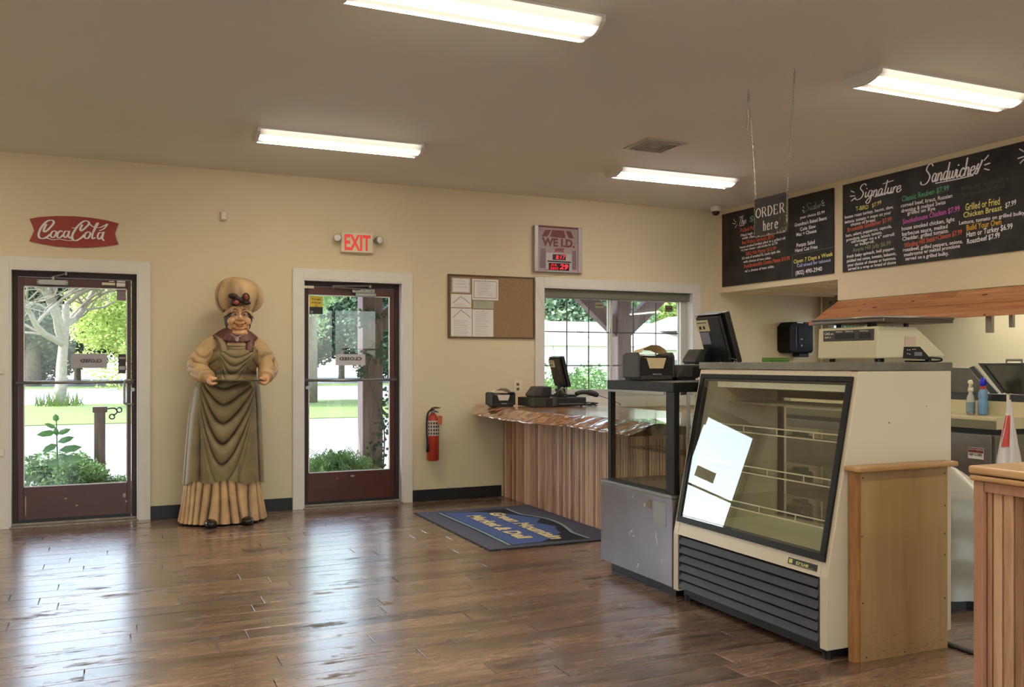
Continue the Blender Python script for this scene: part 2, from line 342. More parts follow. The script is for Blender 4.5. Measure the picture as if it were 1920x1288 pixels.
B(.026, .092, yf-.022, yf, 1.925, 1.955).build('door_sensor', M_trim, L1, bevel=.003)
B(.028, .092, yf-.022, yf-.003, 1.960, 1.974).build('sensor_magnet', M_trim, D1, bevel=.003)
c2 = B(2.02, 2.21, yc, yf, 1.905, 1.935).build('door_closer', M_alu, L2, bevel=.003)
B(1.99, 2.20, yc+.008, yf, 1.936, 1.972).build('closer_plate', M_alu, c2, bevel=.003)
screws([(2.17, yc+.006, 1.955), (2.03, yc+.006, 1.955), (2.10, yc+.006, 1.955)], c2)
Mb().tube([(2.15, yc-.008, 2.0), (1.81, yc-.02, 1.985)], .009, 8).tube([(1.81, yc-.02, 1.978), (2.06, yc, 1.968)], .008, 8).cyl((2.15, yc-.008, 1.985), (2.15, yc-.008, 2.008), .014, 10).cyl((1.81, yc-.02, 1.968), (1.81, yc-.02, 1.995), .01, 10).build('closer_arm', M_alu, c2)
B(1.557, 1.645, yf-.024, yf-.004, 1.988-.026, 1.988).build('magnet_switch', M_creamp, L2, bevel=.003)

# ---- the window: two sashes with dark muntins
yw = WY+.085
fr = Mb(); fx0, fx1, fz0, fz1 = wn[0]+.012, wn[1]-.012, wn[2]+.02, wn[3]-.012
M_winf = mat('window_vinyl', (196,192,186), .4)
for b in ((fx0, fx0+.05, fz0, fz1), (fx1-.08, fx1, fz0, fz1), (fx0, fx1, fz0, fz0+.05), (fx0, fx1, fz1-.04, fz1)): fr.box(b[0], b[1], yw, yw+.07, b[2], b[3])
win = struct(fr.build('window_1', M_winf, bevel=.003))
B(fx0, fx1, yw-.05, yw, fz1-.085, fz1-.0).build('blind_headrail', mat('olive_grey_blind', (112,112,96), .6), win, bevel=.004)
def sash(x0, x1, dy, nm):
    z0, z1 = fz0+.045, fz1-.075; w = .028; m = Mb()
    m.box(x0, x0+w, yw+dy, yw+dy+.025, z0, z1); m.box(x1-w, x1, yw+dy, yw+dy+.025, z0, z1); m.box(x0, x1, yw+dy, yw+dy+.025, z0, z0+w); m.box(x0, x1, yw+dy, yw+dy+.025, z1-w*.6, z1)
    s = m.build('sash', M_winf, win, bevel=.002)
    B(x0+w, x1-w, yw+dy+.01, yw+dy+.014, z0+w, z1-w*.6).build('pane', M_glass, s)
    g = Mb(); M_m = bpy.data.materials.get('muntin') or mat('muntin', (70,76,74), .5)
    for k in (1, 2):
        xx = x0+w+(x1-x0-2*w)*k/3; Mb().box(xx-.006, xx+.006, yw+dy+.003, yw+dy+.009, z0+w, z1-w).build('muntin', M_m, s)
    for zz in (1.268, 1.612): Mb().box(x0+w, x1-w, yw+dy+.004, yw+dy+.008, zz-.006, zz+.006).build('muntin', M_m, s)
    return s
s1 = sash(fx0+.03, 4.755, .012, 'a'); s2 = sash(4.715, fx1-.06, .038, 'b')
B(4.712, 4.724, yw-.006, yw+.012, 1.60, 1.66).build('sash_lock', M_alu, s1)
# right awning of pine planks above the kitchen pass
M_pine = wood('pine_plank', [(132,80,50),(166,106,70),(186,128,88),(206,150,108)], 'Y', rough=.5, grain=5, bump=.1, rnd=.3)
aw = thing('wooden_awning', 'sloping pine plank awning fixed under the chalkboard bulkhead', 'awning', (5.9, 5.2, 1.65))
A0 = Vector((SX, 0, 1.86)); A1 = Vector((5.735, 0, 1.672)); nrm = Vector((-(A0.z-A1.z), 0, A0.x-A1.x)).normalized()
cuts = [0, .30, .66, 1.0]
for i in range(3):
    for (ya, yb) in ((6.24, 4.95 if i == 0 else 4.2), (4.946 if i == 0 else 4.196, 2.6)):
        a = A0.lerp(A1, cuts[i]+.004); b = A0.lerp(A1, cuts[i+1]-.004)
        k = Vector((0, 0, .002*(i % 2)))
        Mb().prism([(a.x, ya, a.z)+k if 0 else Vector((a.x, ya, a.z))+k, Vector((b.x, ya, b.z))+k, Vector((b.x, yb, b.z))+k, Vector((a.x, yb, a.z))+k], nrm*-.018).build('plank', M_pine, aw, bevel=.002)
B(5.715, 5.735, 2.6, 6.27, 1.632, 1.672).build('fascia_board', M_pine, aw, bevel=.003)
# knots of the pine
M_knot = mat('knot', (84,40,24), .6)
for (u, v, r) in ((1621,571,.012),(1712,565,.016),(1847,553,.02),(1612,582,.012),(1640,577,.02),(1846,590,.01),(1512,606,.012)):
    r_ = ray(u, v); den = nrm.dot(r_); tt = nrm.dot(A0-Vector((0,0,EYE)))/den; p = Vector((0,0,EYE))+r_*tt+nrm*.0022
    if not (5.736 < p.x < 6.02): p = PX(u, v, 5.7146); Mb().prism([(p.x, p.y+r*math.cos(t), p.z+r*.5*math.sin(t)) for t in [2*PI*q/10 for q in range(10)]], (-.0004,0,0)).build('knot', M_knot, aw); continue
    d_ = (A1-A0).normalized()
    Mb().prism([p+Vector((0,1,0))*r*1.3*math.cos(t)+d_*r*.6*math.sin(t) for t in [2*PI*q/12 for q in range(12)]], nrm*.0004).build('knot', M_knot, aw)
# wall brackets below the awning on the kitchen side
for (u0, u1, v1) in ((1849, 1861, 624), (1893, 1900, 614)):
    p = PX(u0, v1, 6.09); q = PX(u1, v1, 6.09)
    m = Mb(); m.box(6.08, 6.11, q.y, p.y, p.z, 1.87); 
    tag(m.build('metal_bracket', M_steeld, bevel=.002), 'wide steel bracket hanging below the pine awning' if u0 < 1870 else 'narrow steel bracket hanging below the pine awning at right edge', 'bracket')
# ------------------------------------------------------------------ lettering tools
def fontmesh(s, bold=0.0, shear=0, res=2, space=1.0):
    cu = bpy.data.curves.new('t', 'FONT'); cu.body = s; cu.size = 1; cu.offset = bold; cu.shear = shear; cu.resolution_u = res; cu.fill_mode = 'FRONT'; cu.space_character = space
    o = bpy.data.objects.new('t', cu); COL.objects.link(o)
    dg = bpy.context.evaluated_depsgraph_get(); me = bpy.data.meshes.new_from_object(o.evaluated_get(dg))
    V = [v.co.copy() for v in me.vertices]; F = [tuple(p.vertices) for p in me.polygons]
    bpy.data.objects.remove(o); bpy.data.curves.remove(cu); bpy.data.meshes.remove(me)
    return V, F
def lettering(s, p0, p1, h, up, nrm_, m, parent, bold=.0, shear=0, lift=.001, name='lettering', space=1.0, mirror=False, res=2):
    """text from p0 to p1 along its baseline, capitals h high, on a surface with normal nrm_"""
    V, F = fontmesh(s, bold, shear, res, space)
    if not V: return
    x0 = min(v.x for v in V); x1 = max(v.x for v in V); p0 = Vector(p0); p1 = Vector(p1); up = Vector(up).normalized(); n_ = Vector(nrm_).normalized()
    q = Mb(); vs = []
    for v in V:
        t = (v.x-x0)/(x1-x0); t = 1-t if mirror else t
        vs.append(p0+(p1-p0)*t+up*(v.y/.70*h)+n_*lift)
    q.add(vs, F)
    me = q.build(name, m, parent); return me
def ribbon(mb, pts, w, right, up, nrm_, o, k=5, lift=.001, taper=False):
    """flat stroke through 2D points on a plane"""
    P = spline([Vector((a, b, 0)) for a, b in pts], k) if len(pts) > 2 else [Vector((a, b, 0)) for a, b in pts]
    n = len(P); vs = []
    for i, p in enumerate(P):
        d = (P[min(i+1, n-1)]-P[max(i-1, 0)]); d = d.normalized() if d.length else Vector((1,0,0))
        s = Vector((-d.y, d.x, 0)); ww = w*(1 if not taper else (.45+.75*abs(d.y)))
        for sg in (-1, 1):
            q = p+s*ww*.5*sg; vs.append(Vector(o)+Vector(right)*q.x+Vector(up)*q.y+Vector(nrm_)*(lift+i*1.5e-5+len(mb.f)*2e-6))
    flip = Vector(right).cross(Vector(up)).dot(Vector(nrm_)) < 0
    mb.add(vs, [((2*i+1, 2*i+3, 2*i+2, 2*i) if flip else (2*i, 2*i+2, 2*i+3, 2*i+1)) for i in range(n-1)])
GL = {
'S': (1.5, [[(1.3,1.9),(.95,2.25),(.45,2.1),(.3,1.6),(.7,1.2),(1.05,.75),(.9,.15),(.35,-.15),(-.2,0),(-.3,.3)]]),
'i': (.5, [[(0,.9),(.02,.2),(.2,0),(.42,.3)], [(0,1.35),(.04,1.5)]]),
'g': (.95, [[(.6,.9),(.2,1),(0,.5),(.2,.05),(.55,.3),(.62,.95)],[(.62,.95),(.6,-.5),(.3,-1.0),(-.1,-.8),(.1,-.4),(.9,.25)]]),
'n': (.85, [[(0,.95),(.02,0)],[(.02,.5),(.25,.95),(.5,.8),(.5,.1),(.6,0),(.8,.25)]]),
'a': (.92, [[(.6,.85),(.25,1),(0,.5),(.2,0),(.5,.25),(.6,.9)],[(.6,.95),(.6,.1),(.7,0),(.9,.25)]]),
't': (.7, [[(.25,2.2),(.2,.15),(.35,0),(.6,.3)],[(-.5,1.7),(1.3,1.95)]]),
'u': (.92, [[(0,.95),(0,.25),(.2,0),(.5,.25),(.55,.95)],[(.55,.95),(.55,.1),(.7,0),(.88,.25)]]),
'r': (.6, [[(0,.95),(.03,0)],[(.03,.5),(.25,.95),(.5,.85)]]),
'e': (.75, [[(.05,.45),(.5,.6),(.45,.95),(.15,.9),(0,.45),(.2,0),(.55,.1),(.78,.4)]]),
'd': (.92, [[(.6,.85),(.25,1),(0,.5),(.2,0),(.5,.25),(.6,.9)],[(.62,2.0),(.6,.1),(.72,0),(.9,.25)]]),
'w': (1.15, [[(0,.95),(.05,.15),(.25,0),(.45,.3),(.48,.9),(.5,.25),(.7,0),(.9,.3),(.95,.95),(1.1,.8)]]),
'c': (.72, [[(.55,.8),(.3,1),(.02,.6),(.1,.1),(.4,0),(.68,.3)]]),
'h': (.82, [[(0,2.1),(.02,0)],[(.02,.5),(.25,.95),(.5,.8),(.5,.1),(.62,0),(.78,.2)]]),
's': (.8, [[(-.05,.25),(.30,1.15),(.12,.75),(.42,.35),(.22,0),(.0,.10)],[(.30,.15),(.62,1.0),(.72,1.5)]]),
'T': (1.0, [[(-.3,1.9),(1.2,2.2)],[(.5,2.1),(.4,0)]]),
'o': (.78, [[(.3,1),(0,.6),(.1,.1),(.35,0),(.6,.5),(.4,.95),(.25,1)]]),
'l': (.5, [[(.0,.3),(.4,1.6),(.3,2.1),(.1,1.7),(.08,.2),(.22,0),(.48,.3)]]),
'C': (1.3, [[(1.25,1.6),(1.15,2.1),(.7,2.25),(.15,1.6),(.0,.7),(.3,.05),(.8,.0),(1.2,.5)]]),
'-': (.5, [[(.05,.6),(.4,.68)]]), 'W': (1.5, [[(0,2),(.3,0),(.7,1.5),(1.0,0),(1.5,2.2)]]), 'k': (.7, [[(0,2),(0,0)],[(.5,.95),(.05,.4),(.6,0)]])}
def script(word, o, right, up, nrm_, size, w, m, parent, lift=.001, slant=.25, fit=None, taper=True, extra=(), name='lettering'):
    mb = Mb(); x = 0; S = []
    for ch in word:
        if ch == ' ': x += .8; continue
        adv, st = GL[ch]
        for s in st: S.append([(x+a+slant*b, b) for a, b in s])
        x += adv
    S += [list(e) for e in extra]
    k = (fit/x/size) if fit else 1
    for s in S: ribbon(mb, [(a*size*k, b*size) for a, b in s], w, right, up, nrm_, o, taper=taper, lift=lift)
    return mb.build(name, m, parent)

# ------------------------------------------------------------------ ceiling fixtures
def lens_mat(name, tint):
    m, n, p, o = newmat(name); L = n.links
    tc = n.nodes.new('ShaderNodeTexCoord'); sx = n.nodes.new('ShaderNodeSeparateXYZ'); L.new(tc.outputs['Object'], sx.inputs[0])
    a = n.nodes.new('ShaderNodeMath'); a.operation = 'ABSOLUTE'; L.new(sx.outputs['Y'], a.inputs[0])
    s = n.nodes.new('ShaderNodeMath'); s.operation = 'SUBTRACT'; L.new(a.outputs[0], s.inputs[0]); s.inputs[1].default_value = .068
    b = n.nodes.new('ShaderNodeMath'); b.operation = 'ABSOLUTE'; L.new(s.outputs[0], b.inputs[0])
    r = n.nodes.new('ShaderNodeMapRange'); r.inputs['From Min'].default_value = .012; r.inputs['From Max'].default_value = .045; r.inputs['To Min'].default_value = LAMP; r.inputs['To Max'].default_value = .42; r.interpolation_type = 'SMOOTHSTEP'
    L.new(b.outputs[0], r.inputs['Value'])
    ax = n.nodes.new('ShaderNodeMath'); ax.operation = 'ABSOLUTE'; L.new(sx.outputs['X'], ax.inputs[0])
    r2 = n.nodes.new('ShaderNodeMapRange'); r2.inputs['From Min'].default_value = .54; r2.inputs['From Max'].default_value = .60; r2.inputs['To Min'].default_value = 1; r2.inputs['To Max'].default_value = .10; L.new(ax.outputs[0], r2.inputs['Value'])
    mu = n.nodes.new('ShaderNodeMath'); mu.operation = 'MULTIPLY'; L.new(r.outputs[0], mu.inputs[0]); L.new(r2.outputs[0], mu.inputs[1])
    L.new(mu.outputs[0], p.inputs['Emission Strength']); p.inputs['Emission Color'].default_value = tint; p.inputs['Base Color'].default_value = rgb(225,218,200); p.inputs['Roughness'].default_value = .3
    return m
M_lens = lens_mat('lamp_diffuser_warm', (1, .90, .72, 1)); M_lens2 = lens_mat('lamp_diffuser_cool', (1, .91, .84, 1))
def fixture(x, y, label, m=None, first=None, z=CZ):
    if first is None:
        t = thing('ceiling_light', label, 'ceiling light', (x, y, z), 'wraparound ceiling lights')
        L = 1.22; hw = .14
        prof = [(-hw+.01, 0), (-hw, -.012), (-hw+.004, -.032), (-hw+.05, -.058), (-.05, -.068), (.05, -.068), (hw-.05, -.058), (hw-.004, -.032), (hw, -.012), (hw-.01, 0)]
        Mb().prism([(-L/2+.02, a, b) for a, b in prof], (L-.04, 0, 0)).build('diffuser', m or M_lens, t, world=False)
        for s in (-1, 1):
            x0 = s*(L/2-.01)
            Mb().prism([(x0-.011, a*1.02, b*1.04) for a, b in prof], (.022, 0, 0)).build('end_cap', M_lampw, t, world=False, bevel=.003)
        B(-L/2, L/2, -hw-.004, -hw+.012, -.012, 0).build('housing_rail', M_lampw, t, world=False); B(-L/2, L/2, hw-.012, hw+.004, -.012, 0).build('housing_rail', M_lampw, t, world=False)
        return t
    t = first.copy(); COL.objects.link(t); t.location = (x, y, z); t['label'] = label
    for c in first.children:
        d = c.copy(); COL.objects.link(d); d.parent = t
        if m and c.name.startswith('diffuser'): d.material_slots[0].link = 'OBJECT'; d.material_slots[0].material = m
    return t
F0 = fixture(1.53, 6.56, 'lit fluorescent ceiling light left of centre, above the gap between the two doors')
fixture(4.48, 6.59, 'lit fluorescent ceiling light above the window, beside the air vent', M_lens2, F0)
fixture(1.52, 3.83, 'lit fluorescent ceiling light cut off by the top edge of the picture', None, F0)
fixture(4.49, 3.84, 'lit fluorescent ceiling light at the upper right, nearest the chalkboard menus', None, F0)
for (x, y, w_) in ((-1.6, 3.83, 'left of the camera, second row from the doors'), (-1.6, 6.56, 'far left, beside the left door wall'), (1.52, 1.1, 'almost above the camera, to its right'), (4.49, 1.1, 'above the pine cabinet'), (1.52, -1.6, 'behind the camera in the middle'), (4.49, -1.6, 'behind the camera on the counter side'), (-1.6, -1.6, 'behind the camera at the far left'), (-1.6, 1.1, 'beside the camera at the far left')):
    fixture(x, y, 'fluorescent ceiling light outside the picture, '+w_, None, F0)
k0 = fixture(6.95, 5.3, 'added fluorescent light, unseen under the low kitchen ceiling behind the bulkhead', M_lens, F0, z=2.06); k0.rotation_euler.z = PI/2  # unseen lamp added to keep the kitchen lit
k1 = fixture(6.62, 3.9, 'second added fluorescent light under the low kitchen ceiling, hidden by the awning', M_lens, F0, z=2.06); k1.rotation_euler.z = PI/2  # another added fill lamp for the kitchen, out of view


# ceiling vent
v = thing('ceiling_vent', 'square louvred air vent in the ceiling with nested frames', 'vent', (3.75, 5.75, CZ))
def ring(m, h, w, z0, z1, cx=3.75, cy=5.75):
    m.box(cx-h, cx+h, cy-h, cy-h+w, z0, z1); m.box(cx-h, cx+h, cy+h-w, cy+h, z0, z1); m.box(cx-h, cx-h+w, cy-h+w, cy+h-w, z0, z1); m.box(cx+h-w, cx+h, cy-h+w, cy+h-w, z0, z1)
M_vent = mat('vent_paint', (176,168,156), .5)
m = Mb(); ring(m, .175, .035, CZ-.012, CZ); m.build('frame', M_vent, v, bevel=.003)
for i in range(4):
    m = Mb(); ring(m, .135-i*.032, .008, CZ-.02+i*.002, CZ-.001); m.build('louvre', M_vent, v)
B(3.615, 3.885, 5.615, 5.885, CZ-.0012, CZ-.0004).build('backing', M_blackm, v)
B(3.73, 3.775, 5.73, 5.775, CZ-.014, CZ-.0012).build('louvre', M_vent, v)

# dome camera
c = thing('security_camera', 'small white dome security camera on the ceiling beside the chalkboard bulkhead', 'camera', (5.80, 7.74, CZ))
Mb().lathe((5.80, 7.74, CZ), [(.056,0),(.058,-.02),(.050,-.052),(.046,-.056)], 24).build('housing', M_trim, c, smooth=True)
Mb().lathe((5.80, 7.74, CZ-.054), [(.042,0),(.040,-.018),(.028,-.036),(.012,-.044)], 20).build('dome', M_black, c, smooth=True)
# small sensor
c = thing('wall_sensor', 'small beige motion sensor on the wall above the carved figure', 'sensor', (.862, WY, 2.55))
B(.836, .890, WY-.045, WY, 2.512, 2.592).build('housing', M_trim, c, bevel=.012); Mb().ell((.862, WY-.034, 2.54), .014, .006, .012).build('lens', M_grey, c, smooth=True)

# ------------------------------------------------------------------ chalkboards
R_ = Vector((0,-1,0)); U_ = Vector((0,0,1)); N_ = Vector((-1,0,0)); bxp = SX-.015
M_chalk = mat('chalkboard', (34,31,30), .55, var=.55, scale=5, col2=(58,56,54), spec=.3, detail=8)
chalk = {k: mat('chalk_'+k, c, .8) for k, c in dict(white=(250,248,252), yellow=(236,228,130), green=(96,178,126), red=(222,104,70), pink=(222,104,204), orange=(232,182,78), blue=(184,194,246), dim=(140,140,106), faint=(78,74,68), grey=(150,150,146)).items()}
cb1 = thing('chalkboard', 'smaller chalkboard menu at left, with sides list, partly hidden by hanging sign', 'chalkboard', (bxp, 7.1, 2.116))
B(bxp, SX-.003, 6.28, 7.917, 2.116, 2.897).build('panel', M_chalk, cb1)
cb2 = thing('chalkboard', 'larger chalkboard menu of signature sandwiches above the pine awning', 'chalkboard', (bxp, 4.6, 2.112))
B(bxp, SX-.003, 3.0, 6.165, 2.114, 2.90).build('panel', M_chalk, cb2)
cb3 = [(1.2,1)]
def chl(s, u0, v0, u1, v1, h, col, board, bold=.02, shear=0):
    p0 = PX(u0, v0, bxp); p1 = PX(u1, v1, bxp); hh = h*p0.xy.length*.80/1678
    lettering(s, p0, p1, hh, U_, N_, chalk[col], board, bold=bold, shear=shear, lift=.0008)
def strokes(segs, w, col, board, name='chalk_stroke'):
    mb = Mb()
    for s in segs:
        P = [PX(a, b, bxp) for a, b in s]; ribbon(mb, [(-p.y, p.z) for p in P], w, (0,-1,0), (0,0,1), N_, (bxp, 0, 0), lift=.0008)
    mb.build(name, chalk[col], board)
def sc(u, v): return (1570+u/4.954, 260+v/4.954)      # crop of the larger board
def s1_(u, v): return (1340+u/5.856, 340+v/5.856)
def CL(s, u0, v0, u1, v1, h, col, f, board, k, **kw):
    a = f(u0, v0); b = f(u1, v1); chl(s, a[0], a[1], b[0], b[1], h/k, col, board, **kw)
K2 = 4.954; K1 = 5.856
p = PX(*sc(165, 560), bxp); q = PX(*sc(620, 470), bxp)
def title(word, u0, v0, u1, v1, size, f, w, col, board, **kw):
    p = PX(*f(u0, v0), bxp); q = PX(*f(u1, v1), bxp); d = q-p
    script(word, p, d.normalized(), U_, N_, size, w, chalk[col], board, fit=d.length, **kw)
title('Signature', 180, 560, 590, 492, .054, sc, .011, 'white', cb2)
title('Sandwiches', 790, 420, 1330, 320, .066, sc, .012, 'white', cb2)
strokes([[sc(345,540),sc(428,520)],[sc(455,505),sc(510,495)],[sc(910,415),sc(1100,378),sc(1265,340)]], .008, 'white', cb2)
strokes([[sc(125,485),sc(160,500)],[sc(118,535),sc(165,530)],[sc(128,580),sc(165,550)],[sc(1362,205),sc(1408,150)],[sc(1366,245),sc(1420,226)],[sc(1362,280),sc(1415,291)],[sc(1690,95),sc(1734,120)],[sc(1675,185),sc(1734,165)],[sc(1695,232),sc(1734,190)]], .009, 'white', cb2)
L = [("T-BIRD", 172,672,290,650,46,'yellow'), ("$7.99",322,640,410,605,42,'yellow'),
("house roast turkey, bacon, slaw,",70,745,522,645,34,'white'), ("lettuce, tomato + mayo on your",70,790,500,698,34,'white'), ("choice of bread",125,812,350,765,32,'white'),
("Brookside Godfather $7.99",95,868,505,765,46,'red'), ("ham, salami, pepperoni, capicola,",80,915,505,825,32,'white'), ("provolone, lettuce, tomato,",85,955,415,880,32,'white'), ("oil/vinegar on a 6\" cutroll",130,972,528,900,32,'white'), ("or bulkyroll.",165,1000,345,965,32,'white'),
("Averis Hill Jally $6.99",142,1055,497,985,44,'dim'), ("fresh baby spinach, bell pepper,",88,1110,535,1030,32,'white'), ("pickled red onion, tomato, balsamic,",90,1150,548,1078,32,'white'), ("your choice of cheese or hummus,",95,1190,545,1120,32,'white'), ("served in a wrap or bread of choice",100,1225,545,1160,32,'white'),
("Classic Reuben $7.99",600,585,1038,480,56,'green'), ("corned beef, kraut, Russian",590,640,1068,545,40,'white'), ("dressing & melted Swiss",595,688,1005,605,40,'white'), ("grilled on Rye",650,708,910,662,38,'white'),
("Smokehouse Chicken $7.99",608,795,1138,670,54,'pink'), ("house smoked chicken, light",598,855,1090,765,42,'white'), ("barbecue sauce, melted",602,905,1025,830,42,'white'), ("Cheddar, grilled tomato.",605,950,1035,870,42,'white'),
("Winding Hill Steak+Cheese $7.99",622,1015,1158,888,52,'red'), ("roastbeef, grilled peppers, onions,",612,1050,1165,968,38,'white'), ("mushrooms w/ melted provolone",620,1095,1140,1010,38,'white'), ("served on a grilled bulky.",632,1132,1035,1080,38,'white'),
("Make any sandwich a",1150,480,1590,388,44,'faint'), ("for kombucha $2.69",1165,545,1560,450,44,'faint'),
("Grilled or Fried",1190,668,1510,610,72,'yellow'), ("Chicken Breast",1172,735,1530,665,56,'yellow'), ("$7.99",1560,645,1662,610,52,'white'), ("Lettuce, tomato on grilled bulky",1132,800,1742,702,38,'white'),
("Build Your Own",1200,855,1525,797,60,'orange'), ("Ham or Turkey $6.99",1200,915,1628,835,56,'white'), ("Roastbeef $7.99",1205,978,1510,918,52,'white')]
for l in L: CL(*l, sc, cb2, K2, bold=.012)
title('The', 262, 480, 345, 462, .040, s1_, .007, 'white', cb1)
CL("Smoker", 385,447,700,375,72,'green', s1_, cb1, K1)
title('Sides', 985, 330, 1170, 285, .030, s1_, .006, 'grey', cb1)
strokes([[s1_(205,415),s1_(235,450)],[s1_(195,460),s1_(232,468)],[s1_(225,512),s1_(245,475)],[s1_(270,490),s1_(325,478)],[s1_(970,275),s1_(985,295)],[s1_(962,320),s1_(980,318)],[s1_(975,345),s1_(990,330)],[s1_(1175,230),s1_(1190,205)],[s1_(1180,245),s1_(1205,232)],[s1_(1178,265),s1_(1208,262)]], .006, 'white', cb1)
L = [("Pulled Pork Sandwich",285,560,640,480,52,'red'), ("Piled high on a bulky roll",288,610,640,530,34,'white'), ("with slaw & bbq",300,640,560,590,34,'white'),
("Beef Brisket Sandwich $8.99",300,695,655,625,50,'red'), ("house smoked brisket piled on a grilled roll",278,740,775,635,34,'white'), ("w/ your cheese - add smoke for $1.99",290,770,690,690,32,'white'),
("BBQ Rib Platter $12.99",345,815,675,750,46,'red'), ("1/2 rack of smoked St. Louis style ribs",300,860,720,780,34,'white'), ("with choice of two sides.",315,898,620,850,32,'white'),
("Pork/Brisket/Rib Combo Platter $15.99",325,955,825,860,48,'red'), ("w/ a choice of two sides.",332,1000,655,945,34,'white'),
("your choice $2.99",938,415,1208,350,36,'white'), ("Grandma's Baked Beans",878,500,1232,418,46,'white'), ("Cole Slaw",938,545,1110,508,44,'white'), ("Mac + Cheese",898,605,1118,560,46,'white'),
("Potato Salad",900,725,1100,682,50,'white'), ("Hand Cut Fries",885,780,1130,735,46,'white'), ("Open 7 Days a Week",868,905,1300,815,52,'yellow'), ("Call ahead for takeout",905,945,1275,878,40,'blue'), ("(802) 490-2940",888,1030,1180,980,54,'white')]
for l in L: CL(*l, s1_, cb1, K1, bold=.012)
mb = Mb()
for i in range(26): 
    p = PX(*s1_(862+i*18, 808-i*3.6), bxp); mb.box(bxp-.001, bxp-.0003, p.y-.005, p.y+.005, p.z-.002, p.z+.002)
for i in range(16):
    p = PX(*s1_(853, 820+i*16), bxp); mb.box(bxp-.001, bxp-.0003, p.y-.003, p.y+.003, p.z-.003, p.z+.003)
mb.build('dotted_line', chalk['grey'], cb1)

# ------------------------------------------------------------------ hanging sign
M_rust = mat('weathered_sign', (44,38,40), .6, var=.4, scale=22, col2=(58,52,52), detail=8)
M_sedge = mat('sign_edge', (196,184,172), .7, var=.7, scale=60, col2=(60,50,46), detail=8)
M_chain = mat('chain_metal', (170,162,150), .4, metal=.7)
hs = thing('hanging_sign', 'small dark weathered sign reading ORDER here, hanging on two chains', 'sign', (3.49, 4.135, 2.04))
B(3.486, 3.492, 3.99, 4.28, 2.04, 2.272).build('sign_panel', M_rust, hs, bevel=.001)
m = Mb()
random.seed(3)
def frayed(m, a, b, w):
    n = 26; a = Vector(a); b = Vector(b); d = (b-a).normalized(); s = Vector((0, d.z, -d.y))
    for i in range(n):
        p = a.lerp(b, i/n); q = a.lerp(b, (i+1)/n); ww = w*random.uniform(.4, 1.8)
        m.add([p+Vector((-.0006,0,0)), q+Vector((-.0006,0,0)), q+s*ww+Vector((-.0006,0,0)), p+s*ww*random.uniform(.5,1)+Vector((-.0006,0,0))], [(0,1,2,3)])
frayed(m, (3.486,4.28,2.272), (3.486,3.99,2.272), -.004); frayed(m, (3.486,3.99,2.04), (3.486,4.28,2.04), -.008); frayed(m, (3.486,4.28,2.04), (3.486,4.28,2.272), -.005); frayed(m, (3.486,3.99,2.272), (3.486,3.99,2.04), -.010)
for k in range(34): y = 3.99+random.random()**2*.1; z = 2.04+random.random()**2*.09; r = random.uniform(.001,.005); m.box(3.4852, 3.4858, y, y+r, z, z+r*3)
m.build('frayed_edge', M_sedge, hs)
def serif_word(word, y0, z0, adv, h, w):
    mb = Mb(); x = 0; o = (3.486, y0, z0)
    def st(pts, ww=w, tp=True): ribbon(mb, [(x+a*adv*.8, b*h) for a, b in pts], ww, (0,-1,0), U_, N_, o, taper=tp, lift=.0008, k=6)
    def se(a, b): ribbon(mb, [(x+a*adv*.8-.005, b*h), (x+a*adv*.8+.005, b*h)], .002, (0,-1,0), U_, N_, o, lift=.0009)
    for ch in word:
        if ch == 'O': st([(.5,0),(.1,.2),(0,.5),(.1,.8),(.5,1),(.88,.8),(1,.5),(.88,.2),(.5,0)])
        if ch in 'RD': st([(.15,0),(.15,1)]); se(.15,0); se(.12,1)
        if ch == 'R': st([(.15,1),(.6,.98),(.82,.75),(.6,.52),(.15,.5)], w*.8); st([(.5,.5),(.95,0)]); se(.98,0)
        if ch == 'D': st([(.15,1),(.6,.95),(.95,.5),(.6,.05),(.15,0)])
        if ch == 'E': st([(.15,0),(.15,1)]); se(.1,0); se(.1,1); st([(.15,.985),(.8,.985)], w*.9); st([(.15,.5),(.65,.5)], w*.8); st([(.15,.015),(.85,.015)], w*.9); st([(.85,.0),(.87,.2)], w*.6); st([(.8,1),(.82,.82)], w*.6)
        if ch == 'h': st([(.15,0),(.15,1.05)]); se(.15,0); st([(.15,.5),(.4,.68),(.7,.6),(.72,0)]); se(.75,0)
        if ch == 'e': st([(.1,.36),(.8,.38),(.7,.6),(.45,.68),(.15,.5),(.1,.3),(.25,.05),(.6,0),(.85,.15)])
        if ch == 'r': st([(.2,0),(.2,.66)]); se(.2,0); st([(.2,.45),(.4,.65),(.65,.62)])
        x += adv
    mb.build('lettering', M_paper, hs)
serif_word('ORDER', 4.262, 2.155, .051, .055, .0075)
serif_word('here', 4.20, 2.073, .034, .056, .0065)
def chain(pts, name='chain'):
    mb = Mb()
    for (a, b) in zip(pts[:-1], pts[1:]):
        a = Vector(a); b = Vector(b); n = max(2, int((b-a).length/.017)); d = (b-a).normalized(); s = Vector((1,0,0)); t = d.cross(s).normalized()
        for i in range(n):
            c = a.lerp(b, (i+.5)/n); s2 = s if i % 2 else t
            P = [c+d*.0115*math.cos(2*PI*k/8)+s2*.005*math.sin(2*PI*k/8) for k in range(9)]
            mb.tube(P, .0014, 4, cap=False)
    return mb.build(name, M_chain, hs)
chain([(3.489, 4.334, CZ-.02), (3.489, 4.272, 2.268)]); chain([(3.489, 3.938, CZ-.02), (3.489, 3.998, 2.268)]); 
chain([(3.489, 4.340, CZ-.03), (3.489, 4.352, 2.70)])
m = Mb()
for y in (4.336, 3.938): m.tube([(3.489, y, CZ), (3.489, y, CZ-.022), (3.489, y+.008, CZ-.03), (3.489, y, CZ-.036)], .0022, 6)
m.build('ceiling_hook', M_chain, hs)

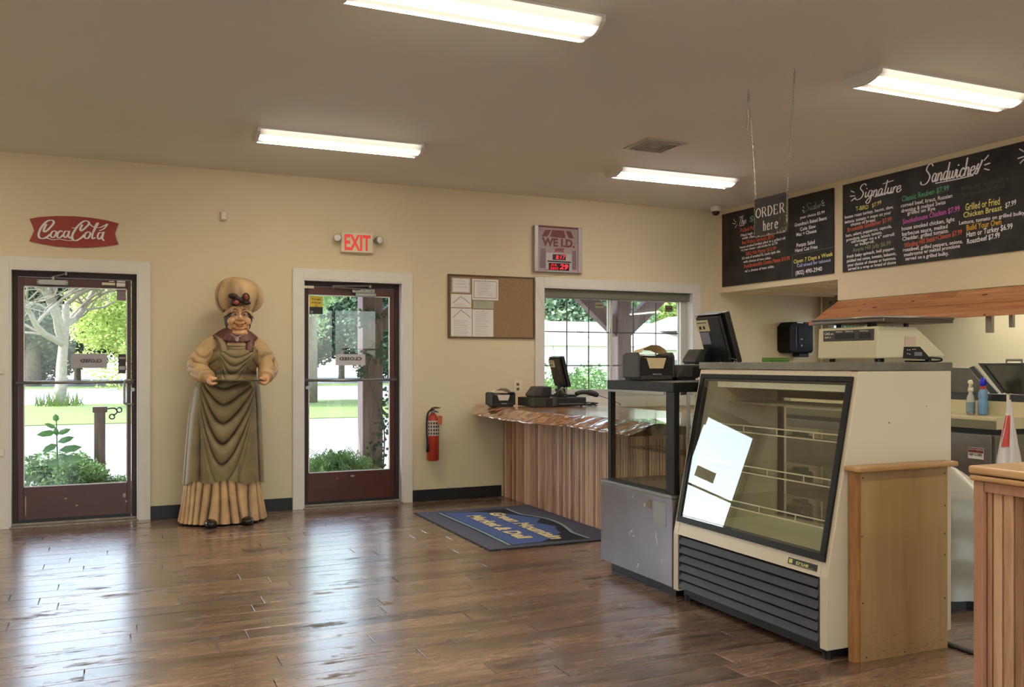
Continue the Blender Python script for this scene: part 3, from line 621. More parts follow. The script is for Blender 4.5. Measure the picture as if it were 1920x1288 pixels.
# ------------------------------------------------------------------ wall signs and small wall things
M_cr = mat('enamel_red', (150,40,30), .4, var=.12, scale=8)
ck = thing('wall_sign', 'red fishtail metal sign with white script lettering above the left door', 'sign', (-.28, WY, 2.24))
def cz(u, v): p = PY(u/2.044, 380+v/2.044, WY-.008); return p
out = [cz(*q) for q in [(113,62),(150,55),(215,51),(285,52),(350,58),(410,68),(455,80),(446,100),(440,120),(446,140),(454,160),(400,168),(340,172),(280,172),(220,168),(160,158),(112,147),(120,132),(131,108),(124,86)]]
Mb().prism([p+Vector((0,-.004,0)) for p in out], (0, .008, 0)).build('sign_panel', M_cr, ck)
def cst(pts): return [( (PY(u/2.044, 380+v/2.044, WY-.008)).x, (PY(u/2.044, 380+v/2.044, WY-.008)).z) for u, v in pts]
mb = Mb()
for pts, w in (([(178,82),(168,104),(172,112),(188,100),(206,78),(200,68),(180,72),(158,96),(148,122),(154,136),(172,136),(192,122)],.014),
    ([(210,108),(200,112),(194,126),(202,134),(212,126),(216,112),(208,108)],.012), ([(216,112),(226,114)],.008),
    ([(240,112),(232,108),(222,118),(220,132),(230,134),(242,124)],.012), ([(262,110),(250,110),(244,124),(250,134),(260,124),(266,108),(262,128),(268,134),(280,124)],.011),
    ([(276,96),(292,98)],.009),
    ([(316,84),(308,100),(312,108),(330,94),(342,78),(326,70),(302,86),(280,118),(278,138),(290,146),(310,136),(322,124)],.014),
    ([(338,112),(328,118),(324,132),(334,138),(344,128),(346,116),(338,112)],.012), ([(352,124),(372,88),(376,78),(368,84),(356,118),(354,138),(366,134)],.011),
    ([(392,116),(380,116),(374,130),(380,140),(390,130),(398,112),(392,136),(400,146)],.012),
    ([(180,134),(200,142),(230,140),(262,146),(280,142),(262,134)],.009), ([(340,78),(356,92),(380,96),(400,88),(412,82),(398,100),(380,108)],.010), ([(170,136),(186,138)],.006)):
    ribbon(mb, cst(pts), w, (1,0,0), U_, (0,-1,0), (0, WY-.012, 0), taper=True)
mb.build('lettering', M_paper, ck)

ex = thing('exit_sign', 'white emergency exit sign with red EXIT letters and two lamp heads', 'exit sign', (2.01, WY, 2.29))
B(1.868, 2.16, WY-.055, WY, 2.29, 2.475).build('housing', M_creamp, ex, bevel=.008)
lettering('EXIT', (1.895, WY-.056, 2.315), (2.135, WY-.056, 2.315), .135, U_, (0,-1,0), mat('exit_red', (206,60,50), .5, emit=.25), ex, bold=.03)
for s, x in ((-1, 1.83), (1, 2.20)):
    h = Mb().lathe((0,0,0), [(.01,-.03),(.03,-.02),(.036,.02),(.034,.028)], 20).build('lamp_head', M_grey, ex, world=False)
    h.location = Vector((x, WY-.075, 2.41))-origin(ex); h.rotation_euler = (PI/2, 0, s*.35); h.data.polygons.foreach_set('use_smooth', [True]*len(h.data.polygons))
    g = Mb().lathe((0,0,.028), [(.031,0),(.02,.006),(.004,.008)], 20).build('lens', M_paper, h, world=False)
    Mb().tube([(x-s*.035, WY-.04, 2.41), (x, WY-.06, 2.41)], .012, 8).build('swivel', M_grey, ex)

sg = thing('age_check_sign', 'silver framed WE I.D. sign with red digital clock and date', 'sign', (4.07, WY, 2.195))
M_sil = mat('silver_plastic', (176,166,164), .4, metal=.3); M_sigf = mat('sign_face', (168,146,146), .5, var=.15, scale=10)
M_mar = mat('maroon', (112,38,42), .5); M_mar2 = mat('maroon_light', (140,56,60), .5); M_led0 = mat('led_window', (34,8,10), .3)
q4 = lambda u, v, y=WY-.045: PY(820+u/3.219, 400+v/3.219, y)
x0, x1 = 3.808*.995, 4.337*.995; z0, z1 = 2.195, 2.655
B(x0, x1, WY-.04, WY, z0, z1).build('panel', M_sigf, sg, bevel=.004)
fr = Mb(); fr.box(x0-.003, x0+.042, WY-.052, WY-.005, z0, z1); fr.box(x1-.042, x1+.003, WY-.052, WY-.005, z0, z1); fr.box(x0+.042, x1-.042, WY-.05, WY-.005, z0, z0+.022)
fr.build('frame', M_sil, sg, bevel=.006); B(x0+.042, x1-.042, WY-.048, WY-.005, z1-.016, z1).build('frame_top', M_mar, sg, bevel=.003)
def flat(pts, m, nm, y=WY-.0415, f=q4, parent=sg, d=-.0006):
    return Mb().prism([Vector((f(u, v).x, y, f(u, v).z)) for u, v in pts], (0, d, 0)).build(nm, m, parent)
flat([(652,100),(688,100),(665,140),(630,138)], M_mar, 'awning_stripe'); flat([(695,100),(765,104),(775,150),(680,142)], M_mar, 'awning_stripe'); flat([(775,106),(805,108),(826,152),(795,150)], M_mar, 'awning_stripe')
for pts in ([(625,210),(655,212),(655,330),(617,328)], [(815,225),(838,228),(840,340),(815,340)]): flat(pts, mat('sign_shadow', (126,104,106), .5), 'side_panel')  # side strips coloured as a shaded copy of the sign face
pa = q4(632, 192); pb_ = q4(830, 205)
lettering('WE I.D.', (pa.x, WY-.042, pa.z), (pb_.x, WY-.042, pa.z-.004), .075, U_, (0,-1,0), M_mar, sg, bold=.045, lift=.001)
flat([(705,215),(738,210),(770,213),(760,223),(768,236),(735,230),(703,232),(715,223)], M_mar2, 'bow_tie_emblem')
flat([(655,236),(812,246),(810,350),(655,338)], M_sil, 'clock_panel', y=WY-.0418, d=-.004)
flat([(696,246),(775,250),(774,284),(696,280)], M_led0, 'display', y=WY-.046, d=-.001); flat([(672,298),(797,304),(795,348),(672,340)], M_led0, 'display', y=WY-.046, d=-.001)
flat([(664,284),(806,292),(806,300),(664,292)], M_blackm, 'caption_strip', y=WY-.046)
def led(s, u0, v0, u1, v1, h, bold=.0):
    a = q4(u0, v0, WY-.048); b = q4(u1, v1, WY-.048); lettering(s, a, b, h, U_, (0,-1,0), M_lead, sg, bold=bold, shear=.2)
led('8:17', 715, 276, 772, 278, .040); led('29', 738, 336, 790, 340, .050, .02); led('JUL', 684, 316, 724, 318, .022); led('2022', 680, 337, 730, 339, .022)
Mb().tube(spline([(4.09, WY-.01, 2.197), (4.085, WY-.006, 2.175), (3.96, WY-.006, 2.16), (3.83, WY-.026, 2.163), (3.803, WY-.02, 2.14), (3.82, WY-.03, 2.05), (3.92, WY-.03, 1.75), (3.99, WY-.05, 1.45), (4.03,WY-.06,1.15), (4.05,WY-.06,.95)], 4), .0022, 5).build('power_cord', M_creamp, sg)

ckb = thing('cork_board', 'wooden framed cork notice board beside the window, bare right half', 'notice board', (3.35, WY, 1.535))
M_cork = mat('cork', (156,126,92), .9, var=.16, scale=60, bump=.1); M_cfr = mat('cork_frame', (104,80,50), .55, var=.2, scale=20)
B(2.915, 3.79, WY-.012, WY-.002, 1.545, 2.128).build('cork_panel', M_cork, ckb)
fr = Mb(); fr.box(2.895, 3.803, WY-.022, WY, 1.533, 1.548); fr.box(2.895, 3.803, WY-.022, WY, 2.124, 2.139); fr.box(2.895, 2.91, WY-.022, WY, 1.548, 2.124); fr.box(3.788, 3.803, WY-.022, WY, 1.548, 2.124); fr.build('frame', M_cfr, ckb, bevel=.003)
M_line = mat('print_grey', (126,122,120), .8); M_pap2 = mat('green_grey_paper', (172,172,150), .8)
def sheet(u0, v0, u1, v1, label, kind, m=M_paper, y=WY-.0145):
    a = q4(u0, v0, y); b = q4(u1, v1, y); x0, z1, x1, z0 = a.x, a.z, b.x, b.z
    o = thing('paper_notice', label, 'paper', ((x0+x1)/2, y, z0), 'notices on the cork board')
    Mb().box(x0, x1, y-.001, y, z0, z1).build('sheet', m, o)
    pr = Mb(); w = x1-x0; h = z1-z0; yy = y-.0014
    def bar(xa, xb, za, zb): pr.box(x0+xa*w, x0+xb*w, yy, yy+.0003, z0+za*h, z0+zb*h)
    if kind == 'border':
        bar(.03,.97,.03,.05); bar(.03,.97,.95,.97); bar(.03,.05,.05,.95); bar(.95,.97,.05,.95)
    if kind == 'cert':
        for k in range(22):
            a_ = .06+k*.04; bar(a_,a_+.022,.08,.13); bar(a_,a_+.022,.88,.93)
        for k in range(16):
            a_ = .13+k*.047; bar(.05,.085,a_,a_+.026); bar(.915,.95,a_,a_+.026)
    lo, hi = {'border': (.25,.8), 'cert': (.2,.8), 'mount': (.08,.22), 'long': (.06,.58), 'text': (.06,.92), 'slip': (.3,.8)}[kind]
    z = hi; random.seed(int(u0+v0))
    while z > lo:
        xa = .12 if kind != 'cert' else .2; pr.box(x0+xa*w, x0+random.uniform(.6,.86)*w, yy, yy+.0003, z0+z*h, z0+z*h+.0022); z -= .016/h if kind != 'border' else .03/h
    pr.build('print', M_line, o)
    if kind in ('mount', 'long'):
        mm = Mb(); top = .93 if kind == 'long' else .8; lowz = .68 if kind == 'long' else .3
        pts = [(.08, lowz), (.3, lowz+(top-lowz)*.55), (.45, top), (.62, lowz+(top-lowz)*.75), (.78, lowz+(top-lowz)*.4), (.95, lowz)]
        ribbon(mm, [(x0+a_*w, z0+b_*h) for a_, b_ in pts], .004, (1,0,0), U_, (0,-1,0), (0,yy,0), lift=0, k=3); mm.build('mountain_outline', M_ink, o)
    Mb().ell(((x0+x1)/2, y-.004, z1-.01), .004, .004, .004, 8, 6).build('pin', M_alu, o)
sheet(88, 388, 198, 480, 'black bordered notice at the top left corner of the cork board', 'border')
sheet(82, 486, 205, 570, 'small notice with a mountain outline, under the black bordered one', 'mount')
sheet(82, 572, 208, 752, 'tall notice with a mountain outline at the bottom left of the cork board', 'long')
sheet(210, 395, 368, 526, 'certificate with an ornate border at the top of the cork board', 'cert')
sheet(216, 526, 340, 576, 'greenish paper slip below the ornate certificate', 'slip', M_pap2)
sheet(212, 579, 338, 752, 'tall plain text sheet at the bottom of the second column', 'text')

ot = thing('wall_outlet', 'cream wall outlet plate above the live-edge counter', 'outlet', (3.626, WY, 1.0))
B(3.58, 3.672, WY-.006, WY, .998, 1.125).build('plate', M_creamp, ot, bevel=.003)
for z in (1.04, 1.085): B(3.612, 3.64, WY-.008, WY-.006, z-.013, z+.013).build('socket', M_cfr, ot, bevel=.003)

# fire extinguisher
M_fr = mat('extinguisher_red', (170,52,34), .3, var=.1, scale=5); M_lbl = mat('label_grey', (196,184,174), .6)
fx_ = PY(812, 800, 7.925).x; fe = thing('fire_extinguisher', 'red wall-mounted fire extinguisher with black hose, right of the right door', 'fire extinguisher', (fx_, 7.93, .40))
yy = 7.93
Mb().lathe((fx_, yy, .385), [(.048,0),(.058,.012),(.058,.36),(.052,.395),(.034,.425),(.02,.44)], 28).build('cylinder', M_fr, fe, smooth=True)
Mb().lathe((fx_, yy, .62), [(.0588,0),(.0592,.001),(.0592,.139),(.0588,.14)], 28).build('label_band', M_lbl, fe, smooth=True)
mb = Mb()
for r_ in range(4):
    for k in range(5): 
        a = -PI/2-.95+k*.4; mb.box(fx_+.0600*math.cos(a)-.007, fx_+.0600*math.cos(a)+.007, yy+.0605*math.sin(a)-.001, yy+.0605*math.sin(a)+.001, .63+r_*.032, .65+r_*.032)
mb.build('label_print', M_ink, fe)
Mb().lathe((fx_, yy, .82), [(.018,0),(.020,.02),(.016,.045),(.018,.05)], 14).build('valve', M_alu, fe, smooth=True)
Mb().prism([(fx_-.02, yy-.008, .862), (fx_+.07, yy-.008, .872), (fx_+.075, yy-.008, .88), (fx_+.02, yy-.008, .886), (fx_-.02, yy-.008, .876)], (0,.016,0)).build('lever', M_cfr, fe, bevel=.002)
Mb().prism([(fx_-.01, yy-.007, .845), (fx_+.05, yy-.007, .83), (fx_+.055, yy-.007, .838), (fx_, yy-.007, .86)], (0,.014,0)).build('carry_handle', M_black, fe, bevel=.002)
Mb().tube(spline([(fx_, yy-.01, .862), (fx_-.04, yy-.025, .85), (fx_-.068, yy-.035, .80), (fx_-.072, yy-.035, .65), (fx_-.066, yy-.035, .56)]), .009, 10).tube([(fx_-.066, yy-.035, .57), (fx_-.066, yy-.035, .47)], [.011,.014], 10).build('hose', M_black, fe, smooth=True)
a_ = Mb().prism([(fx_+.018, yy-.068, .735), (fx_+.07, yy-.045, .715), (fx_+.078, yy-.045, .80), (fx_+.03, yy-.068, .81)], (0,.001,0)).build('inspection_tag', mat('orange_tag', (206,112,70), .7), fe)
B(fx_-.02, fx_+.02, yy+.045, WY, .74, .80).build('wall_bracket', M_blackm, fe); B(fx_-.02, fx_+.02, yy+.055, WY, .42, .46).build('wall_bracket', M_blackm, fe)

# notices on the door glass
def card(name, label, cat, x0, x1, z0, z1, y, m, group=None):
    o = thing(name, label, cat, ((x0+x1)/2, y, z0), group); B(x0, x1, y-.0012, y, z0, z1).build('card', m, o); return o
M_card = mat('grey_card', (168,166,172), .7); M_card2 = mat('white_card', (196,194,200), .7)
yo = yf+.018
a, b = PY(133, 663, yo), PY(201, 690, yo); o = card('closed_sign', 'grey CLOSED sign seen mirrored on the left door glass', 'sign', a.x, b.x, b.z, a.z, yo, M_card)
lettering('CLOSED', (a.x+.07, yo-.0015, (a.z+b.z)/2-.012), (b.x-.04, yo-.0015, (a.z+b.z)/2-.012), .026, U_, (0,-1,0), M_ink, o, mirror=True, bold=.03)
a, b = PY(629, 664, yo), PY(685, 685, yo); o = card('closed_sign', 'pale CLOSED sign seen mirrored on the right door glass', 'sign', a.x, b.x, b.z, a.z, yo, M_card2)
lettering('CLOSED', (a.x+.035, yo-.0015, (a.z+b.z)/2-.004), (b.x-.035, yo-.0015, (a.z+b.z)/2-.004), .028, U_, (0,-1,0), M_ink, o, mirror=True, bold=.03)
a, b = PY(222, 664, yo), PY(236, 700, yo); o = card('door_sticker', 'small dark sticker low on the right side of the left door glass', 'sticker', a.x, b.x, b.z, a.z, yo, mat('sticker_brown', (64,50,48), .6))
m = Mb(); m.box(a.x+.006, b.x-.006, yo-.0016, yo-.0013, b.z+.03, b.z+.06); m.box(a.x+.006, b.x-.006, yo-.0016, yo-.0013, b.z+.12, b.z+.135); m.build('print', M_card, o)
a, b = PY(219, 541, yo), PY(236, 564, yo); card('door_sticker', 'reddish grey sticker at the top right of the left door glass', 'sticker', a.x, b.x, b.z, a.z, yo, mat('sticker_pink', (150,128,134), .7, var=.3, scale=90))
a, b = PY(580, 555, yo), PY(605, 589, yo); o = card('door_sticker', 'yellow and black sticker at the top left of the right door glass', 'sticker', a.x, b.x, b.z, a.z, yo, mat('sticker_black', (44,36,34), .6))
h = a.z-b.z; B(a.x, b.x, yo-.0018, yo-.0012, b.z+h*.4, a.z).build('yellow_panel', mat('sticker_yellow', (214,184,60), .6), o)
for i, s in enumerate(('The legal', 'smoking age', 'is 21')): lettering(s, (a.x+.018+(.03 if i == 2 else 0), yo-.0018, a.z-.034-i*.03), (b.x-.018-(.03 if i == 2 else 0), yo-.0018, a.z-.034-i*.03), .016, U_, (0,-1,0), M_ink, o, bold=.02)
Mb().prism([(a.x+.022+.012*math.cos(t), yo-.0018, b.z+.018+.012*math.sin(t)) for t in [2*PI*k/12 for k in range(12)]], (0,.0005,0)).build('emblem', M_grey, o)
for (u0, v0, u1, v1, l) in ((1116, 567, 1132, 578, 'small beige sticker on the left sash of the window'), (1247, 573, 1261, 585, 'small olive sticker on the right sash of the window')):
    a, b = PY(u0, v0, WY+.09), PY(u1, v1, WY+.09); o = card('window_sticker', l, 'sticker', a.x, b.x, b.z, a.z, WY+.09, mat('sticker_olive', (104,100,70) if u0 > 1200 else (150,140,120), .7)); B(a.x+.01, b.x-.01, WY+.0880, WY+.0887, (a.z+b.z)/2-.004, (a.z+b.z)/2+.004).build('print', M_ink, o)
for (v0, v1, l) in ((691, 702, 'small white plastic clip on the casing left of the left door, upper one'), (842, 856, 'small white plastic clip on the casing left of the left door, lower one')):
    a, b = PY(-8, v0, WY-.03), PY(8, v1, WY-.03); tag(B(a.x, b.x, WY-.036, WY-.022, b.z, a.z).build('wall_clip', M_trim, bevel=.01), l, 'clip')
# ------------------------------------------------------------------ counter with live-edge slab
M_bark = None
def bark_material():
    m, n, p, o = newmat('glossy_live_edge'); L = n.links
    tc = n.nodes.new('ShaderNodeTexCoord'); mp = n.nodes.new('ShaderNodeMapping'); mp.inputs['Scale'].default_value = (1,1,1); L.new(tc.outputs['Object'], mp.inputs[0])
    n1 = n.nodes.new('ShaderNodeTexNoise'); n1.inputs['Scale'].default_value = 9; n1.inputs['Detail'].default_value = 8; n1.inputs['Distortion'].default_value = 1.2; L.new(mp.outputs[0], n1.inputs['Vector'])
    rp = n.nodes.new('ShaderNodeValToRGB'); e = rp.color_ramp.elements; e[0].position = .34; e[0].color = rgb(84,52,32); e[1].position = .66; e[1].color = rgb(186,136,96); q = e.new(.5); q.color = rgb(140,94,62)
    L.new(n1.outputs['Fac'], rp.inputs[0]); L.new(rp.outputs[0], p.inputs['Base Color'])
    p.inputs['Roughness'].default_value = .25; p.inputs['Coat Weight'].default_value = .9; p.inputs['Coat Roughness'].default_value = .06
    vo = n.nodes.new('ShaderNodeTexVoronoi'); vo.inputs['Scale'].default_value = 11; L.new(mp.outputs[0], vo.inputs['Vector'])
    bn = n.nodes.new('ShaderNodeBump'); bn.inputs['Strength'].default_value = .5; bn.inputs['Distance'].default_value = .015; L.new(vo.outputs['Distance'], bn.inputs['Height']); L.new(bn.outputs[0], p.inputs['Normal']); L.new(bn.outputs[0], p.inputs['Coat Normal'])
    return m
M_bark = bark_material()
M_slab = wood('polished_slab', [(112,70,42),(156,104,66),(186,134,92),(206,158,116)], 'Y', rough=.2, grain=4, bump=.03, rnd=0, coat=.8)
def interp(tab, t):
    if t >= tab[0][0]: return tab[0][1]
    for (a, va), (b, vb) in zip(tab[:-1], tab[1:]):
        if a >= t >= b: return va+(vb-va)*(a-t)/(a-b)
    return tab[-1][1]
topx = [(8.0,3.27),(7.9,3.17),(7.3,3.185),(6.9,3.12),(6.5,3.10),(6.1,3.20),(5.7,3.27),(4.95,3.25)]
botx = [(8.0,3.16),(7.8,3.05),(7.5,2.97),(6.8,2.94),(6.3,2.965),(5.87,3.04),(5.4,3.06),(4.95,3.02)]
random.seed(5)
ct = thing('live_edge_counter', 'polished live-edge wood counter on a front of vertical slats, under the window', 'counter', (3.6, 6.5, 0))
P = []; n = 130
from mathutils import noise
for i in range(n+1):
    y = 7.985-i*(7.985-4.95)/n; a = interp(topx, y); b = interp(botx, y); row = []
    for k, (t, z) in enumerate(((0,.900),(.12,.897),(.3,.885),(.5,.870),(.7,.852),(.88,.838),(1,.824))):
        x = a+(b-a)*t; d = noise.noise(Vector((x*14, y*14, z*30)))*.009*(0 if k == 0 else 1)+noise.noise(Vector((x*4, y*4, 3)))*.02*(k > 0)
        row.append((x+d, y, z+(noise.noise(Vector((1, y*9, z*9)))*.008 if k else 0)))
    row.append((3.5, y, .826)); P.append(row)
Mb().grid(P).build('bark_edge', M_bark, ct, smooth=True)
m = Mb(); m.prism([(interp(topx, y), y, .86) for y in [7.985-i*(7.985-4.95)/40 for i in range(41)]]+[(4.15,4.95,.86),(4.15,7.985,.86)], (0,0,.0405)); m.build('counter_slab', M_slab, ct)
Mb().prism([(interp(topx,7.985),7.985,.9),(interp(botx,7.985),7.985,.824),(3.5,7.985,.824),(3.5,7.985,.9)], (0,.012,0)).build('slab_end', M_bark, ct)
Mb().prism([(interp(topx,4.95),4.952,.9),(interp(botx,4.95),4.952,.824),(3.5,4.952,.824),(3.5,4.952,.9)], (0,-.01,0)).build('slab_end', M_bark, ct)
M_slat = wood('pine_slat', [(146,104,82),(182,140,113),(206,166,136),(226,192,160)], 'Z', rough=.5, grain=6, bump=.1, rnd=1.1)
B(3.475, 3.5, 4.955, 7.985, 0, .826).build('backing_panel', M_slat, ct); B(3.5, 4.1, 4.955, 4.975, 0, .826).build('end_panel', M_slat, ct)
y = 7.97; k = 0
while y > 4.98:
    w = random.choice((.034, .034, .034, .048, .026)) if y > 7.0 else .035
    B(3.46-(.003 if random.random() < .2 else 0), 3.475, max(y-w+.005, 4.96), y, .0, .826).build('slat', M_slat, ct, bevel=.003, seg=1); y -= w

# napkin dispenser 1 and POS 1 on the counter
M_nap = mat('paper_napkin', (222,198,156), .9, var=.1, scale=20); M_nap2 = mat('white_napkin', (214,206,196), .9)
def napkins(x, y, z, w, d, h, label, col, rz=0):
    t = thing('napkin_dispenser', label, 'napkin dispenser', (x, y, z), rz=rz)
    m = Mb()
    for s in (-1, 1): m.prism([(s*w*.5-.018*(s > 0), -d/2, .012), (s*w*.5-.018*(s > 0), d/2, .012), (s*w*.5-.018*(s > 0), d/2, h*.9), (s*w*.5-.018*(s > 0), d*.3, h), (s*w*.5-.018*(s > 0), -d*.4, h), (s*w*.5-.018*(s > 0), -d/2, h*.85)], (.018, 0, 0))
    m.box(-w/2+.018, w/2-.018, -d/2, d/2, 0, .03); m.box(-w/2+.018, w/2-.018, d/2-.015, d/2, .03, h*.9)
    m.build('housing', M_charc if col is M_nap else M_black, t, world=False, bevel=.006)
    m = Mb(); fz = .03; m.prism([(-w/2+.018,-d/2,fz),(w/2-.018,-d/2,fz),(w/2-.018,-d/2,h*.8),(w*.28,-d/2,h*.78),(w*.2,-d/2,h*.42),(-w*.2,-d/2,h*.42),(-w*.28,-d/2,h*.78),(-w/2+.018,-d/2,h*.8)], (0,.008,0)); m.build('face_plate', M_black, t, world=False)
    for i in range(6):
        zz = h*.45+i*h*.09; ww = w*(.16+.045*i)
        Mb().grid([[(-ww+2*ww*a/8, -d*.42+d*.75*b/3, zz+.0015*math.sin(a*1.3+i)+.006*math.sin(PI*a/8)) for a in range(9)] for b in range(4)]).build('napkin', col, t, world=False)
    Mb().prism([(-w*.27,-d*.47,h*.8),(w*.27,-d*.47,h*.8),(w*.19,-d*.47,h*.42),(-w*.19,-d*.47,h*.42)], (0,d*.8,0)).build('napkin_stack', col, t, world=False)
    P = [[(-w*.36+.72*w*a/10, -d*.35+d*.7*b/4, h*.98+h*.30*math.sin(PI*a/10)**.6*(1-.15*b)+.002*math.sin(a*2.1+b)) for a in range(11)] for b in range(5)]
    Mb().grid(P).build('napkin', col, t, world=False, smooth=True)
    Mb().tube([(-w*.12,-d/2-.002,h*.2),(w*.12,-d/2-.002,h*.2)], .006, 6).build('emblem_bar', M_grey, t, world=False)
    return t
napkins(3.235, 7.52, .901, .235, .16, .13, 'small black napkin dispenser with white napkins on the live-edge counter', M_nap2)
napkins(3.055, 4.76, 1.192, .265, .19, .17, 'larger dark grey napkin dispenser with brown napkins on the glass display case', M_nap)
M_mon = mat('monitor_black', (30,30,31), .35, var=.2, scale=10); M_sck = mat('yellowed_sticker', (206,198,160), .7)
def monitor(loc, rz, w, h, label, s=1.0, stand=.12, tilt=.22):
    t = thing('pos_terminal', label, 'cash register screen', loc, rz=rz)
    Q = Matrix.Rotation(tilt, 4, 'X')
    def tr(m): m.v = [tuple((Q@Vector(p))+Vector((0, .02, stand))) for p in m.v]; return m
    d = .055*s
    tr(B(-w/2, w/2, 0, d*.55, 0, h)).build('screen_housing', M_mon, t, world=False, bevel=.008)
    tr(Mb().prism([(-w*.46,0,h*.04),(w*.40,0,h*.04),(w*.40,0,h*.97),(-w*.46,0,h*.97)], (0,-d*.4,0))).build('rear_cover', M_mon, t, world=False, bevel=.012)
    tr(B(-w*.46, -w*.02, -d*.43, -d*.40, h*.68, h*.90)).build('sticker', M_sck, t, world=False)
    tr(B(-w*.38, -w*.30, -d*.44, -d*.43, h*.72, h*.78).box(-w*.24, -w*.17, -d*.44, -d*.43, h*.72, h*.78).box(-w*.42, -w*.08, -d*.44, -d*.43, h*.84, h*.855)).build('sticker_print', M_ink, t, world=False)
    tr(B(-w*.40, -w*.08, -d*.46, -d*.40, h*.42, h*.66)).build('cover_plate', mat('plate_lilac', (128,128,146), .5) if s > 1 else M_charc, t, world=False, bevel=.004)
    tr(B(-w*.45, w*.40, -d*.42, d*.56, h*.985, h*1.0)).build('top_trim', M_charc, t, world=False, bevel=.004)
    Mb().prism([(-.03,-.02,0),(.03,-.02,0),(.02,-.02,stand+h*.4),(-.02,-.02,stand+h*.4)], (0,.06,0)).build('stand', M_black, t, world=False, bevel=.005)
    Mb().box(-.10*s, .10*s, -.08, .12, 0, .018).build('base', M_black, t, world=False, bevel=.006)
    return t
def wedge(x0, x1, y0, y1, z0, z1, label, cat, lean=.35, m=None, name='receipt_printer', foot=True):
    t = thing(name, label, cat, ((x0+x1)/2, (y0+y1)/2, z0)); L_ = x1-x0
    Mb().prism([(x0, y0, z0+.01), (x1, y0, z0+.01), (x1, y0, z1), (x0+L_*lean, y0, z1), (x0, y0, z0+.03)], (0, y1-y0, 0)).build('body', m or M_charc, t, bevel=.008)
    Mb().prism([(x0+L_*.45, y0-.004, z0+.02), (x1-.01, y0-.004, z0+.02), (x1-.01, y0-.004, z1-.012), (x0+L_*(lean+.25), y0-.004, z1-.012)], (0, .006, 0)).build('side_panel', M_black, t, bevel=.002)
    B(x0+.01, x1-.01, y0+.01, y1-.01, z0, z0+.012).build('foot', M_black, t)
    return t
# register 1
dr = thing('cash_drawer', 'black cash drawer with slotted front on the live-edge counter', 'cash drawer', (3.68, 7.28, .901))
B(3.40, 3.93, 7.16, 7.50, .907, .985).build('body', mat('olive_black_metal', (48,46,38), .5), dr, bevel=.004)
B(3.53, 3.92, 7.154, 7.16, .915, .975).build('front_panel', M_black, dr, bevel=.002); B(3.58, 3.62, 7.148, 7.156, .91, .99).build('front_rib', M_charc, dr, bevel=.002)
for x in (3.42, 3.90): Mb().cyl((x, 7.2, .901), (x, 7.2, .909), .012, 10).build('foot', M_black, dr)
B(3.65, 3.90, 7.146, 7.156, .925, .93).build('front_rail', M_grey, dr)
monitor((3.78, 7.38, .987), math.radians(-88), .24, .29, 'smaller black register screen, seen from behind, on the cash drawer below the window', 1.0, .085, .26)
wedge(3.41, 3.60, 7.20, 7.36, .987, 1.085, 'dark grey receipt printer on the left end of the cash drawer', 'printer', .3)
M_cable = mat('cable_black', (28,28,28), .5); M_cablew = mat('cable_grey', (150,150,146), .5)
def cables(name, label, cen, n, r, mats, seed, sx=.08, sz=.05, cat='cables'):
    random.seed(seed); t = thing(name, label, cat, cen)
    for i in range(n):
        pts = []; 
        for k in range(6): pts.append((cen[0]+random.uniform(-sx, sx), cen[1]+random.uniform(-.03, .03), cen[2]+.006+random.uniform(0, sz)))
        pts[0] = (pts[0][0], pts[0][1], cen[2]+.004); pts[-1] = (pts[-1][0], pts[-1][1], cen[2]+.004)
        Mb().tube(spline(pts, 5), r, 6).build('cable', mats[i % len(mats)], t, smooth=True)
    return t
cables('cable_tangle', 'tangle of black and grey cables on the cash drawer behind the printer', (3.70, 7.22, .988), 6, .0035, (M_cable, M_cablew, M_cable), 4, .07, .09)
cables('cable_tangle', 'loose black cables lying on the counter right of the cash drawer', (4.02, 7.25, .901), 4, .004, (M_cable, M_cable), 9, .08, .03)
ph = thing('barcode_scanner', 'black curved hand scanner lying on top of the cash drawer, right end', 'scanner', (3.95, 7.2, .988))
Mb().tube(spline([(3.84,7.2,1.01),(3.90,7.2,1.028),(3.98,7.18,1.024),(4.05,7.15,1.0)]), [.012]+[.020]*10+[.026]*6+[.020]*2, 10).build('body', M_black, ph, smooth=True)
Mb().tube(spline([(3.85,7.2,1.012),(3.83,7.19,.995),(3.84,7.18,.990)]), .006, 6).build('cable', M_cable, ph)
Mb().tube(spline([(4.05,7.15,1.0),(4.15,7.1,.96),(4.25,7.1,.92),(4.3,7.2,.906)]), .003, 6).build('cable', M_cable, ph)

# ------------------------------------------------------------------ low glass display case with steel base
case = thing('glass_display_case', 'black framed glass display case on a dented stainless steel base', 'display case', (3.2, 4.53, 0))
cx0, cx1, cy0, cy1 = 2.81, 3.60, 4.145, 4.93
B(cx0, cx1, cy0, cy1, .06, .545).build('steel_base', M_steel, case, bevel=.004)
B(cx0-.004, cx1, cy0, cy1, .545, .566).build('base_rim', M_alu, case, bevel=.004)
B(cx0+.05, cx1-.05, cy0+.03, cy1-.05, 0, .06).build('plinth', M_blackm, case)
gx0, gx1, gy0, gy1 = cx0+.02, cx1-.02, cy0+.005, cy1-.055
M_bl2 = mat('black_anodised', (22,21,20), .42, var=.3, scale=14, spec=.3)
for (a, b) in ((gx0, gy0), (gx0, gy1-.035), (gx1-.035, gy0), (gx1-.035, gy1-.035)): B(a, a+.035, b, b+.035 + (.045 if b == gy0 and a == gx0 else 0), .566, 1.135).build('corner_post', M_bl2, case, bevel=.002)
B(gx0-.006, gx1, gy0, gy1, 1.135, 1.19).build('top_frame', M_bl2, case, bevel=.003)
B(gx0-.002, gx0+.02, gy0+.08, gy1-.035, .566, .582).build('bottom_rail', M_bl2, case); B(gx0-.008, gx0-.004, gy0+.09, gy1-.005, 1.120, 1.134).build('trim_strip', M_alu, case)
